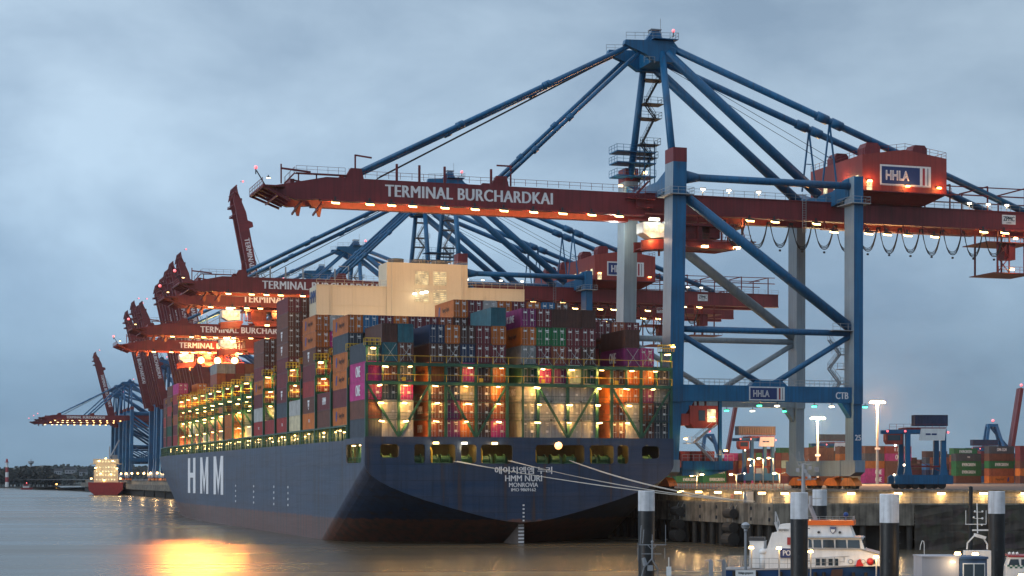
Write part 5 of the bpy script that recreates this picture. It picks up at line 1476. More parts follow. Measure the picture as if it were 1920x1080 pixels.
# ends towards us
for i, px in enumerate((1412, 1424, 1436, 1448, 1460, 1472)):
    ystack(px, D1 - 20, [[mg, rd, o_, br_], [ru, wh, o_, gr], [br_, ru, mr, pu], [ru, br_, ru, mr], [br_, rd, br_, mr], [mr, ru, pg, br_]][i], f"of end-on stack number {['one', 'two', 'three', 'four', 'five', 'six'][i]} from the left by the lamp posts".replace(' number one', ', first').replace(' number two', ', second').replace(' number three', ', third').replace(' number four', ', fourth').replace(' number five', ', fifth').replace(' number six', ', sixth'), rz=R(90) + R(12))
# distant long wall of boxes closing the view
random.seed(9)
sp_ = []; mats_y = []; idx_y = {}
mb = MB()
for i in range(70):
    px = 1230 + i * 11.5; d = random.choice((760, 800, 850, 930)); p = at(px, 895, d)
    for t in range(random.choice((3, 4, 4, 5))):
        c = random.choice([br_, mr, ru, db, nv, sl, gr, bl, mr])
        if c not in idx_y: idx_y[c] = len(mats_y); mats_y.append(CM[c])
        L_ = 12.2; ca, sa = math.cos(YA), math.sin(YA); z = QZ + t * 2.62
        P = []
        for zz in (z, z + 2.58):
            for u, v in ((0, 0), (L_, 0), (L_, 2.44), (0, 2.44)): P.append((p.x + u * ca - v * sa, p.y + u * sa + v * ca, zz))
        mb.hull8(P, idx_y[c])
tag(mb.build('yard_containers', mats_y), 'distant mass of stacked boxes at the back of the yard', 'containers', kind='stuff')

# ---- straddle carriers
def straddle(p, rz, label, boxcol, sc=1.0, h=1.0):
    r = empty('straddle_carrier', p, rz); r.scale = (sc, sc, sc * h); tag(r, label, 'straddle carrier', 'straddle carriers in the yard')
    for y in (-2.3, 2.3):
        mb = MB(); mb.prism([(-5.0, .9), (5.6, .9), (5.6, 2.4), (4.6, 2.6), (-4.4, 2.6), (-5.0, 2.2)], 1, y - .45, y + .45, 0); mb.build('side_beam', M_BLUE, r)
        for x in (-3.6, -1.3, 1.3, 3.6):
            mb = MB(); mb.tube((x, y - .3, .75), (x, y + .3, .75), .75, 14); mb.build('wheel', M_CABLE, r)
        for x in (-2.6, 3.9):
            mb = MB(); mb.frustum((x - .75, x + .75, y - .4, y + .4, 2.5), (x - .45, x + .45, y - .35, y + .35, 4.5)); mb.box(x - .45, x + .45, y - .35, y + .35, 4.5, 10.2); mb.build('leg', M_BLUE, r)
        mb = MB(); mb.box(-6.3, 4.4, y - .35, y + .35, 10.2, 10.9); mb.build('top_beam', M_BLUE, r)
    mb = MB(); mb.box(-3.0, 4.3, -2.6, 2.6, 10.9, 11.3); mb.rail([(-6, -2.6, 10.9), (4.4, -2.6, 10.9)], 1.0, 1.2, .05); mb.build('top_deck', M_RED, r)
    mb = MB(); mb.prism([(-.7, 8.9), (4.0, 8.9), (4.2, 11.1), (-.3, 11.1)], 1, -2.95, -2.7); m_ = mb.build('engine_cover', M_WHITE, r)
    mb = MB()
    for x in (.5, 1.6): mb.box(x, x + .9, -2.98, -2.955, 9.9, 10.2)
    mb.build('lettering_panel', M_SIGNBLUE, m_)
    mb = MB(); mb.prism([(-6.2, 8.2), (-3.6, 8.2), (-3.6, 10.1), (-6.6, 10.1), (-6.6, 8.8)], 1, -2.6, -.6); c_ = mb.build('driver_cab', M_HOUSE, r)
    mb = MB(); mb.box(-6.3, -4.0, -2.63, -2.6, 8.9, 9.9); mb.build('window', M_GLASS, c_)
    mb = MB(); mb.box(-2.2, 3.6, -2.2, 2.2, 4.0, 4.3); mb.beam((-2.6, -2.3, 6), (3.9, -2.3, 3), .12, .12); mb.build('spreader', M_RED, r)
    for q, m in (((-6.4, -2.7, 10.6), L_RED), ((-3.2, -2.75, 10.6), L_RED), ((4.6, -2.75, 10.4), L_RED), ((-5.2, -2.7, 2.6), L_WHITE), ((-3.4, -2.75, 4.4), L_WHITE), ((-5.0, -2.7, 8.0), L_WHITE)):
        mb = MB(); mb.box(-.18, .18, -.15, .15, -.12, .12, 0); mb.tube((0, -.2, 0), (0, -.1, 0), .2, 8, 1); mb.build('lamp', [M_DARK, m], r, loc=q)
    return r
p = at(1722, 895, 330); sc0 = straddle((p.x, p.y, QZ), R(3), 'blue straddle carrier with a cream engine cover near the right lamp mast', 'blue', 1.0, .98)
light(sc0, (-6.2, -3.4, 2.6), 60, (1, .85, .6), .3)
p2 = at(1747, 895, 331)
container(p2.x - 3.1, p2.y + 1.2, QZ + 11.45, 'navy', 2.0, 'short navy container carried on top of the straddle carrier', 'containers carried in the yard', L=6.06, doors=True, full=False, frame=False, rz=R(3) - R(90), side=1)
p = at(1418, 895, 540); straddle((p.x, p.y, QZ), R(20), 'straddle carrier seen through the crane portal, carrying a dark container', 'navy', 1.05, 1.2)
container(p.x - 6, p.y - 2, QZ + 14.6, 'slate', 2.6, 'slate container carried on top of the straddle carrier inside the portal', 'containers carried in the yard', L=12.19, doors=True, full=False, frame=False, rz=R(20) - R(90), side=1)
for px, d, lab in ((1845, 800, 'dark straddle carrier behind the rows right of the cream one'), (1560, 700, 'distant straddle carrier between the crane legs')):
    p = at(px, 895, d); straddle((p.x, p.y, QZ), R(15), lab, 'navy', 1.2, 1.15)
    container(p.x - 6, p.y - 2, QZ + 16.0, 'navy' if px > 1700 else 'slate', 2.6, ('navy' if px > 1700 else 'slate') + ' container lifted by the ' + lab, 'containers carried in the yard', L=12.19, doors=True, full=False, frame=False, rz=R(15) - R(90), side=1)
# far yard crane with a raised boom at the right edge and another by the portal
def yard_crane(px, d, h, lean, label):
    p = at(px, 895, d); r = empty('harbour_crane', (p.x, p.y, QZ), 0); tag(r, label, 'crane')
    a = h * .52
    for sx in (-1, 1):
        for sy in (-1, 1):
            mb = MB(); mb.beam((sx * 8 - 6, sy * 5, 0), (sx * 2 - 8, sy * 2, a * 1.15), 1.3, 1.3); mb.build('leg', M_BLUE, r)
    mb = MB(); mb.beam((-9, 0, a * 1.15), (4, 0, a * .5), 1.2, 1.2); mb.box(-10.5, -5.5, -2.4, 2.4, a * 1.13, a * 1.19); mb.build('frame', M_BLUE, r)
    mb = MB(); 
    for y in (-2, 2): mb.beam((0, y, 0 + a * .3), (lean, y, h), 1.6, 3.4)
    for k in range(6): q = Vector((0, 0, a * .3)).lerp(Vector((lean, 0, h)), k / 5); mb.beam(q - Vector((0, 2, 0)), q + Vector((0, 2, 0)), .6, .6)
    mb.build('boom', M_RED, r); red_light(r, (lean, -2, h + 1.4), .7); red_light(r, (-8, -2, a * 1.25), .7)
yard_crane(1890, 900, 46, 6, 'distant crane with raised red boom at the right edge of the picture')
yard_crane(1358, 950, 40, 6, 'distant crane with raised red boom seen under the portal beam')
# ---- lamp masts and posts
def mast(px, d, top_py, col, label, power, lamp):
    p = at(px, top_py, d); h = p.z - QZ
    r = empty('lamp_mast', (p.x, p.y, QZ)); tag(r, label, 'lamp mast', 'tall lamp masts in the yard')
    mb = MB(); mb.tube((0, 0, 0), (0, 0, h), .45, 8, 0, .3); mb.build('pole', M_GALV, r)
    mb = MB(); mb.box(-2.3, 2.3, -.3, .3, h - .1, h + .15, 0); 
    for x in (-2.0, -1.2, -.4, .4, 1.2, 2.0): mb.hull8([(x - .34, -.5, h - .45), (x + .34, -.5, h - .45), (x + .34, .4, h - .45), (x - .34, .4, h - .45), (x - .28, -.4, h - .1), (x + .28, -.4, h - .1), (x + .28, .3, h - .1), (x - .28, .3, h - .1)], 1)
    mb.build('lamp_head', [M_GALV, lamp], r)
    mb = MB(); mb.box(-.8, .8, -.4, -.32, h * .42, h * .42 + .6); mb.build('sign_plate', M_WHITE, r)
    light(r, (0, -.8, h - 1.0), power, col, .5)
mast(1533, 560, 783, (1, .80, .42), 'tall lamp mast with bright yellow white head between the crane legs', 130000, L_WHITE)
mast(1645, 540, 753, (1, .40, .13), 'tall lamp mast with orange glowing head right of the crane leg numbered 25', 260000, L_SODIUM)
random.seed(2)
for px, d, tp, arms, lab in ((1307, 330, 893, 2, 'small double arm street lamp on the quay, leftmost'), (1381, 330, 891, 2, 'small double arm street lamp on the quay, second from the left'), (1462, 330, 889, 2, 'small double arm street lamp on the quay, closest to the bright wall lamp'),
                        (1414, 380, 862, 1, 'slim single arm lamp post among the end-on stacks, leftmost'), (1431, 380, 861, 1, 'slim single arm lamp post among the end-on stacks, middle'), (1450, 380, 860, 1, 'slim single arm lamp post among the end-on stacks, rightmost')):
    p = at(px, tp, d); h = p.z - QZ; r = empty('street_lamp', (p.x, p.y, QZ)); tag(r, lab, 'street lamp', 'street lamps on the quay')
    mb = MB(); mb.tube((0, 0, 0), (0, 0, h), .11, 6); mb.beam((0, 0, h), (-.9, 0, h + .25), .1, .1)
    if arms == 2: mb.beam((0, 0, h), (.9, 0, h + .25), .1, .1)
    mb.build('pole', M_GALV, r)
    mb = MB(); mb.box(-1.3, -.7, -.2, .2, .22 + h, .36 + h, 0); mb.box(-1.28, -.72, -.2, .2, h + .02, h + .22, 1); mb.build('lamp_head', [M_GALV, L_WARM], r)
    if arms == 2: mb = MB(); mb.box(.7, 1.3, -.2, .2, .22 + h, .36 + h); mb.build('lamp_head', M_GALV, r)
    light(r, (-1, -.4, h - .3), 1300, (1, .62, .25), .25)
# sodium light over the yard's near stacks
# ---- the red ship at the far quay
p = at(198, 895, 1085); rs = empty('feeder_ship', (p.x, p.y, 0), R(10)); tag(rs, 'small red cargo ship brightly lit at the far quay on the left', 'cargo ship')
M_SR = paint('ship_red', (.26, .020, .024), .4, .2, .2)
mb = MB(); nn = 9; prev = None
for k in range(nn):
    t = k / (nn - 1); y = t * 90; w = 10.2 * (1 - max(0, (t - .6) / .4) ** 2); z1 = 7.5
    ring = [(-w, y, z1), (-w * .97, y, 3), (-w * .55, y, -1), (w * .55, y, -1), (w * .97, y, 3), (w, y, z1)]
    if prev:
        for i in range(5): mb.poly([prev[i], ring[i], ring[i + 1], prev[i + 1]])
        mb.poly([prev[5], ring[5], ring[0], prev[0]])
    else: mb.poly(ring)
    prev = ring
mb.build('hull', M_SR, rs)
mb = MB(); mb.box(-7, 7, 4, 14, 7.5, 15); mb.box(-6, 6, 5, 13, 15, 18.5); mb.box(-7.5, 7.5, 6, 12, 18.5, 21.5); mb.box(-9.4, 9.4, 7, 9, 18.3, 18.7); mb.build('deckhouse', M_CREAM, rs)
mb = MB()
for z in (9.2, 11.8, 14, 16.6, 20):
    for i in range(7):
        x = -5.2 + i * 1.7; mb.box(x - .5, x + .5, 3.9 if z < 15 else (4.9 if z < 18 else 5.9), 4.0 if z < 15 else (5.0 if z < 18 else 6.0), z - .5, z + .5)
mb.build('window', MATS['lit_window'], rs)
mb = MB(); mb.tube((2, 9, 21.5), (2, 9, 29), .4, 6); mb.box(3, 6.5, 10, 14, 15, 24); mb.beam((2, 9, 22), (7, 25, 33), .7, .7); mb.build('funnel_mast', M_GREY, rs)
for x, z in ((-8.5, 10), (-6, 16.4), (-4, 20.5), (0, 22), (4, 20.5), (6.5, 16), (8.5, 10), (-3, 13), (3, 12.6), (-1, 9)):
    mb = MB(); mb.box(-.5, .5, -.5, .5, .1, .5, 0); mb.box(-.5, .5, -.5, .5, -.6, .1, 1); mb.build('deck_lamp', [M_DARK, L_WARM], rs, loc=(x, 3.2, z))
for x in (-6, 0, 6): light(rs, (x, -2, 15), 500, (1, .72, .32), 1.0)
text('lettering', 'MARE', 6, 1.0, rs, (0, -.06, 5.4), FRONT, M_LETTER, .01) if False else None
# lamps along the far quay
for i in range(16):
    s = 520 + i * 30; p = f2w(30, s, QZ); r = empty('quay_lamp', (p.x, p.y, QZ)); tag(r, f"quay edge lamp glowing at the far quay, {ORD[16 - i]} from the red ship", 'lamp', 'lamps along the far quay')
    mb = MB(); mb.tube((0, 0, 0), (0, 0, 4.2), .15, 5, 0); mb.sphere((0, 0, 4.4), .6, 1, 8); mb.build('lamp_post', [M_DARK, L_WARM if i % 3 else L_ORANGE], r)
    if i % 2 == 0: light(r, (-.8, -1, 4.2), 1500, (1, .6, .25), .6)
# small red launch in mid-river
p = at(50, 895, 1560); r = empty('launch', (p.x, p.y, 0), R(20)); tag(r, 'tiny red and white launch on the river below the dark wood', 'boat')
mb = MB(); mb.prism([(-4.5, 0), (4, 0), (5.5, 1.6), (-4.5, 1.4)], 1, -1.6, 1.6); mb.build('hull', M_SR, r)
mb = MB(); mb.box(-3, 2, -1.2, 1.2, 1.5, 3.2); mb.build('cabin', M_WHITE, r)
mb = MB(); mb.box(-2.6, 1.4, -1.3, 1.3, 3.2, 4.6); mb.build('top_cabin', M_SR, r)
red_light(r, (0, 0, 5.4), .5)
p = at(106, 895, 1840); r = empty('shore_lamp', (p.x, p.y, .8)); tag(r, 'single shore lamp at the tip of the spit', 'lamp')
mb = MB(); mb.tube((0, 0, 0), (0, 0, 2.4), .3, 6, 0); mb.sphere((0, 0, 2.8), .8, 1, 8); mb.build('lamp_post', [M_DARK, L_ORANGE], r)
# ---------------------------------------------------------------- foreground: police pontoon
def dolphin(px, top, wpy, wpx, d, label):
    p = at(px, top, d); r = wpx / FPX * d / 2; wz = at(px, wpy, d).z
    e = empty('mooring_pile', (p.x, p.y, 0)); tag(e, label, 'pile', 'black and white mooring piles')
    mb = MB(); mb.tube((0, 0, -3), (0, 0, wz), r * .98, 44); mb.build('pile_shaft', M_BLACK, e)
    mb = MB(); mb.tube((0, 0, wz), (0, 0, p.z - .06), r, 44); mb.tube((0, 0, p.z - .06), (0, 0, p.z), r, 44, 0, r * .93); o = mb.build('white_cap', M_PILEW, e)
    mb = MB()
    for k in range(9): z = wz - .8 - k * .9; mb.beam((r * .95, -.25, z), (r * .95 + .14, -.25, z), .05, .05); mb.beam((r * .95 + .14, -.25, z), (r * .95 + .14, .25, z), .05, .05)
    for k in range(2): mb.beam((-r * .2, -r - .02, wz - 3 - k * 2.2), (-r * .2, -r - .02, wz - 3.25 - k * 2.2), .1, .05)
    mb.build('rung', M_DARK, e)
dolphin(1212, 920, 958, 31, 160, 'black mooring pile with white cap, leftmost, in front of the ship stern')
dolphin(1498.5, 923, 973, 33, 152, 'black mooring pile with white cap standing in front of the police boat cabin')
dolphin(1537, 918, 948, 27, 200, 'black mooring pile with white cap half hidden behind the boat mast')
dolphin(1667.5, 926, 980, 36, 150, 'black mooring pile with white cap at the bow of the police boat')
dolphin(1868.5, 921, 963, 31, 158, 'black mooring pile with white cap, rightmost, beside the grey cabin')
# thin dark post on the bank
p = at(1820, 913, 250); e = empty('bank_post', (p.x, p.y, 0)); tag(e, 'dark slim timber post standing before the lit wall on the right', 'post')
mb = MB(); mb.tube((0, 0, -1), (0, 0, p.z), .27, 10); mb.tube((0, 0, p.z), (0, 0, p.z + .1), .27, 10, 0, .12); mb.build('post_shaft', M_BLACK, e)

# police boat
BD = 172.0
p0 = at(1512, 895, BD)
boat = empty('police_boat', (p0.x, p0.y, 0), R(-14)); tag(boat, 'white and navy police boat with an orange roof stripe, moored between the black piles', 'boat')
def bx(px): return (px - 1512) / FPX * BD / math.cos(R(14)) * .985
def bz(py): return CAMH - (py - HY) / FPX * (BD - 2)
yf = -2.4
# hull: bow to the right
mb = MB(); rings = []
L0, L1 = bx(1362), bx(1668)
for k in range(13):
    t = k / 12; x = L0 + (L1 - L0) * t; w = 2.6 * (1 - max(0, (t - .55) / .45) ** 2.2); zt = 1.85 + .75 * t ** 2
    rings.append([(x, -w, zt), (x, -w * .92, .6), (x, -w * .5, -.8), (x, w * .5, -.8), (x, w * .92, .6), (x, w, zt)])
for a, b in zip(rings, rings[1:]):
    for i in range(5): mb.poly([a[i], b[i], b[i + 1], a[i + 1]])
mb.poly(rings[0])
o = fix_normals(mb.build('hull', M_NAVY, boat))
mb = MB()
for a, b in zip(rings, rings[1:]): mb.poly([a[0], a[5], b[5], b[0]])
for a, b in zip(rings, rings[1:]):
    mb.beam((a[0][0], a[0][1] - .04, a[0][2]), (b[0][0], b[0][1] - .04, b[0][2]), .12, .14)
mb.build('deck', M_GREY, boat)
mb = MB(); mb.prism([(bx(1562), 1.95), (bx(1582), 2.0), (bx(1578), .4), (bx(1556), .4)], 1, -2.62, -2.55); mb.build('fender_patch', paint('rust_brown', (.07, .03, .02), .6), boat)
zd = 1.95
def house(name, pts, y0, y1, mat, tumble=0.0, y1s=None):
    mb = MB(); n = len(pts); k0 = []
    zlo = min(p[1] for p in pts); zhi = max(p[1] for p in pts)
    f = lambda z: (z - zlo) / max(.01, zhi - zlo) * tumble
    A = [(x, y0 + f(z), z) for x, z in pts]; B = [(x, y1 - f(z), z) for x, z in pts]
    mb.poly(A); mb.poly(B[::-1])
    for i in range(n): j = (i + 1) % n; mb.poly([A[i], B[i], B[j], A[j]])
    return fix_normals(mb.build(name, mat, boat))
mb = MB()
for px in (1385, 1425, 1470, 1532, 1548, 1600, 1622): mb.tube((bx(px), -2.72 if px < 1560 else -2.3, .7), (bx(px), -2.72 if px < 1560 else -2.3, 1.7), .17, 8)
mb.build('hull_fender', M_CABLE, boat)
# lower deckhouse with sloping foredeck roof
low = house('deckhouse', [(bx(1440), zd), (bx(1650), 2.3), (bx(1650), bz(1041)), (bx(1612), bz(1030)), (bx(1524), bz(1030)), (bx(1506), bz(1028)), (bx(1446), bz(1028)), (bx(1440), bz(1030))], -2.05, 2.05, M_WHITE, .25)
mb = MB(); mb.prism([(bx(1525), bz(1030) + .02), (bx(1614), bz(1030) + .02), (bx(1651), bz(1041) + .05), (bx(1651), bz(1040) + .1), (bx(1614), bz(1029) + .06), (bx(1525), bz(1029) + .06)], 1, -1.98, 1.98); mb.build('foredeck_roof', M_GREY, low)
for px in (1536, 1547, 1559, 1570):
    mb = MB(); w = .2 if px < 1565 else .15; x = bx(px); mb.box(x - w, x + w, -2.06, -1.9, bz(1060), bz(1047), 1); mb.box(x - w - .06, x + w + .06, -2.05, -1.92, bz(1061), bz(1046), 0); mb.build('window', [M_WHITE, M_GLASS], low)
for px in (1595, 1617, 1637):
    mb = MB(); mb.tube((bx(px), -2.08, bz(1052)), (bx(px), -1.9, bz(1052)), .22, 14, 0); mb.tube((bx(px), -2.1, bz(1052)), (bx(px), -2.0, bz(1052)), .17, 14, 1); mb.build('porthole', [M_GREY, M_WHITE if px < 1630 else M_GLASS], low)
# wheelhouse
wh_ = house('wheelhouse', [(bx(1512), bz(1030)), (bx(1620), bz(1030)), (bx(1613), bz(1008)), (bx(1512), bz(1008))], -1.95, 1.95, M_WHITE, .15)
for a, b in ((1519, 1525), (1528, 1542), (1545, 1565), (1567.5, 1587), (1589.5, 1611)):
    mb = MB(); s = .0
    mb.hull8([(bx(a), -1.97, bz(1027)), (bx(b) + .05, -1.97, bz(1027)), (bx(b) + .05, -1.9, bz(1027)), (bx(a), -1.9, bz(1027)), (bx(a), -1.87, bz(1012)), (bx(b) - .05, -1.87, bz(1012)), (bx(b) - .05, -1.8, bz(1012)), (bx(a), -1.8, bz(1012))]); mb.build('window', M_GLASS, wh_)
mb = MB(); mb.hull8([(bx(1620) + .02, -1.7, bz(1027)), (bx(1620) + .02, 1.7, bz(1027)), (bx(1620) - .1, 1.7, bz(1027)), (bx(1620) - .1, -1.7, bz(1027)), (bx(1614.5) + .02, -1.6, bz(1012)), (bx(1614.5) + .02, 1.6, bz(1012)), (bx(1612), 1.6, bz(1012)), (bx(1612), -1.6, bz(1012))]); mb.build('front_window', M_GLASS, wh_)
mb = MB(); mb.hull8([(bx(1512), -2.15, bz(1008.5)), (bx(1617), -2.15, bz(1008.5)), (bx(1617), 2.15, bz(1008.5)), (bx(1512), 2.15, bz(1008.5)), (bx(1512), -2.1, bz(1006)), (bx(1614), -2.1, bz(1006)), (bx(1614), 2.1, bz(1006)), (bx(1512), 2.1, bz(1006))]); mb.build('wheelhouse_roof', M_GREY, wh_)
upb = house('upper_bridge', [(bx(1512), bz(1006)), (bx(1600), bz(1006)), (bx(1592), bz(984)), (bx(1512), bz(984))], -1.7, 1.7, M_WHITE, .2)
mb = MB(); mb.box(bx(1505), bx(1600), -1.75, 1.75, bz(984.5), bz(976)); mb.build('roof_stripe', paint('safety_orange', (.85, .16, .02), .45, .1, .1), upb)
mb = MB(); mb.rail([(bx(1515), -1.7, bz(976)), (bx(1598), -1.7, bz(976)), (bx(1598), 1.7, bz(976))], .38, .55, .035); mb.build('railing', M_GALV, upb)
mb = MB()
for px in (1537, 1575): mb.tube((bx(px), -1.75, bz(998)), (bx(px), -1.6, bz(998)), .12, 10)
mb.build('horn', M_DARK, upb)
mb = MB(); mb.prism([(bx(1557), bz(988)), (bx(1568), bz(988)), (bx(1567.5), bz(996)), (bx(1562.5), bz(1001)), (bx(1557.5), bz(996))], 1, -1.72, -1.55, 0); mb.prism([(bx(1558.3), bz(989.5)), (bx(1566.7), bz(989.5)), (bx(1566.3), bz(995.6)), (bx(1562.5), bz(999.4)), (bx(1558.7), bz(995.6))], 1, -1.74, -1.7, 1)
mb.box(bx(1558.8), bx(1566.2), -1.745, -1.73, bz(992), bz(989.8), 0); mb.build('crest', [M_SIGNBLUE, M_WHITE], upb)
# aft structures
aft = house('aft_house', [(bx(1443), bz(1028)), (bx(1512), bz(1028)), (bx(1512), bz(980)), (bx(1466), bz(984)), (bx(1461), bz(998)), (bx(1452), bz(1000))], -1.7, 1.7, M_WHITE, .2)
mb = MB(); mb.box(bx(1463), bx(1483), -1.62, -1.5, bz(998), bz(991)); mb.build('name_board', M_WHITE, aft)
text('lettering', 'BREMERH', .9, .22, aft, (bx(1473), -1.63, bz(994.5)), FRONT, M_DARK, .0)
mb = MB(); mb.box(bx(1468), bx(1512), -2.16, -1.9, bz(1046), bz(1028.5)); sg = mb.build('police_sign', M_SIGNBLUE, low)
text('lettering', 'POLIZEI', 1.95, .5, sg, (bx(1492), -2.18, bz(1037)), FRONT, M_LETTER, .03)
mb = MB(); mb.box(bx(1480), bx(1487), -1.78, -1.6, bz(1022), bz(1008)); mb.build('red_panel', M_SIGNRED, aft)
mb = MB(); mb.box(bx(1410), bx(1436), -1.2, 1.2, zd, bz(1017)); mb.box(bx(1409), bx(1437), -1.25, 1.25, bz(1017), bz(1016)); mb.build('engine_casing', M_WHITE, boat)
mb = MB(); mb.box(bx(1407), bx(1436), -.8, .8, bz(1016), bz(1009)); mb.build('dark_hood', M_DARK, boat)
mb = MB(); mb.tube((bx(1436), -1.6, zd), (bx(1436), -1.6, bz(1039)), .32, 12); mb.sphere((bx(1436), -1.6, bz(1036)), .42, 0, 14, .8); mb.build('deck_dome', M_WHITE, boat, True)
mb = MB()
mb.rail([(bx(1364), -2.5, zd), (bx(1516), -2.5, 2.0)], .95, .8, .04); mb.rail([(bx(1516), -2.5, 2.0), (bx(1650), -1.4, 2.4)], .95, .8, .04)
mb.build('deck_railing', M_GALV, boat); mb = MB(); mb.rail([(bx(1364), 2.3, zd), (bx(1440), 2.3, zd)], .95, .8, .04); mb.build('deck_railing', M_GALV, boat); mb = MB(); mb.stairs((bx(1463), -.5, bz(1000)), (bx(1456), -.5, bz(980)), .5); mb.build('ladder', M_GALV, boat)
mb = MB(); mb.prism([(bx(1604), 2.25), (bx(1618), 2.3), (bx(1612), 2.95), (bx(1607), 2.8)], 1, -2.2, -1.9); mb.sphere((bx(1630), -2.0, 2.7), .35, 0, 10); mb.build('red_buoy', paint('buoy_red', (.6, .03, .03), .4), boat)
mb = MB(); mb.sphere((bx(1583), .6, bz(966)), .26, 0, 10); mb.tube((bx(1583), .6, bz(976)), (bx(1583), .6, bz(968)), .06, 5); mb.build('blue_light', paint('lamp_blue', (.01, .06, .25), .3), boat)
# raking grey mast with radars
mb = MB(); a = (bx(1531), 0, bz(976)); b = (bx(1507), 0, bz(905)); 
mb.tube((bx(1530), 0, bz(978)), (bx(1517), 0, bz(945)), .2, 8); mb.tube((bx(1506), .2, bz(960)), (bx(1506), .2, bz(868)), .22, 8, 0, .16)
mb.beam((bx(1496), .2, bz(872)), (bx(1523), .2, bz(869)), .09, .09); mb.beam((bx(1495), .2, bz(900)), (bx(1530), .2, bz(898)), .09, .12)
for px, y0, y1 in ((1502, 869, 846), (1510, 869, 852), (1498, 872, 862), (1519, 869, 860)): mb.beam((bx(px), .2, bz(y0)), (bx(px - 4), .2, bz(y1)), .05, .05)
mb.beam((bx(1482), .2, bz(848)), (bx(1496), .2, bz(862)), .03, .03)
mb.beam((bx(1500), -.3, bz(936)), (bx(1540), -.3, bz(935)), .1, .08); mb.tube((bx(1520), -.3, bz(948)), (bx(1520), -.3, bz(930)), .16, 8)
for px, py in ((1496, 881), (1510, 883), (1513, 890), (1518, 877), (1530, 879), (1531, 881), (1517, 896)): mb.box(bx(px) - .16, bx(px) + .16, 0, .4, bz(py) - .18, bz(py) + .18)
mb.tube((bx(1516), -.4, bz(896)), (bx(1521), -.4, bz(896)), .2, 8, 0, .26)
mb.build('radar_mast', M_GREY, boat)
mb = MB(); mb.box(bx(1503), bx(1548), -.5, .3, bz(940), bz(915)); mb.build('radar_cover', M_PILEW, boat) if False else None
# jetty lamps with naked bright bulbs
def jetty_lamp(px, py, d, label, power=75):
    p = at(px, py, d); r = empty('jetty_lamp', (p.x, p.y, 0)); tag(r, label, 'lamp', 'jetty lamps at the pontoon')
    mb = MB(); mb.tube((0, 0, -1), (0, 0, p.z - .1), .07, 6, 0); mb.build('pole', M_GALV, r)
    mb = MB(); mb.hull8([(-.26, -.22, p.z - .14), (.2, -.22, p.z - .14), (.2, .2, p.z - .14), (-.26, .2, p.z - .14), (-.2, -.15, p.z + .1), (.16, -.15, p.z + .1), (.16, .12, p.z + .1), (-.2, .12, p.z + .1)], 1); mb.box(-.2, .18, -.18, .18, p.z + .1, p.z + .15, 0); mb.build('lamp_head', [M_DARK, L_WARM], r)
    light(r, (-.1, -.5, p.z - .2), power, (1, .58, .2), .15); light(r, (0, .7, p.z - .1), power * .6, (1, .58, .2), .15)
jetty_lamp(1409, 1026, 165, 'bright jetty lamp by the globe lamp, leftmost')
jetty_lamp(1461, 1027, 165, 'bright jetty lamp before the white boat house, left of the black pile')
jetty_lamp(1520, 1033, 165, 'bright jetty lamp at the right edge of the pile before the boat cabin')
jetty_lamp(1643, 1043, 166, 'bright jetty lamp at the boat bow, next to the black pile', 160)
# globe lamp
p = at(1398, 986, 120); r = empty('globe_lamp', (p.x, p.y, 0)); tag(r, 'unlit globe lamp on a grey pole left of the police boat', 'street lamp')
mb = MB(); mb.tube((0, 0, 0), (0, 0, p.z - .3), .085, 8); mb.build('pole', M_GREY, r)
mb = MB(); mb.sphere((0, 0, p.z), .29, 0, 14, .85); mb.tube((0, 0, p.z - .38), (0, 0, p.z - .2), .12, 10); o = mb.build('globe', paint('globe_glass', (.30, .31, .33), .15, .1, 0), r, True)
mb = MB(); mb.tube((0, 0, p.z - .02), (0, 0, p.z + .04), .31, 14); mb.build('globe_band', M_DARK, r)
# pontoon sign
p = at(1398, 1076, 112); r = empty('notice_sign', (p.x, p.y, 0)); tag(r, 'white notice board lettered Anlage gesperrt, cut by the lower frame edge', 'sign')
mb = MB(); mb.box(-.62, .62, -.02, .02, p.z - .5, p.z + .22); o = mb.build('board', M_WHITE, r)
mb = MB()
for x in (-.45, .45): mb.tube((x, .05, 0), (x, .05, p.z + .1), .04, 6)
mb.build('post', M_GREY, r)
text('lettering', 'Anlage gesperrt', .92, .19, o, (0, -.025, p.z + .05), FRONT, M_DARK, .01); text('lettering', 'Ausgenommen', .8, .13, o, (0, -.025, p.z - .17), FRONT, M_DARK, .01) if False else None
# grey double posts
for i, px in enumerate((1333, 1357)):
    p = at(px, 1050, 118); r = empty('pontoon_post', (p.x, p.y, 0)); tag(r, ['grey flat pontoon post left of the globe lamp, left one', 'grey flat pontoon post left of the globe lamp, right one'][i], 'post', 'pontoon posts')
    mb = MB(); mb.prism([(-.13, 0), (.13, 0), (.13, p.z - .08), (-.02, p.z + .1), (-.13, p.z)], 1, -.08, .08); mb.build('post_shaft', M_GREY, r)
    mb = MB(); mb.prism([(-.35 if i == 0 else -.5, p.z - .0), (-.13, p.z + .03), (-.13, p.z - .07), (-.4, p.z - .07)], 1, -.03, .03); mb.build('wing_plate', M_GREY, r)
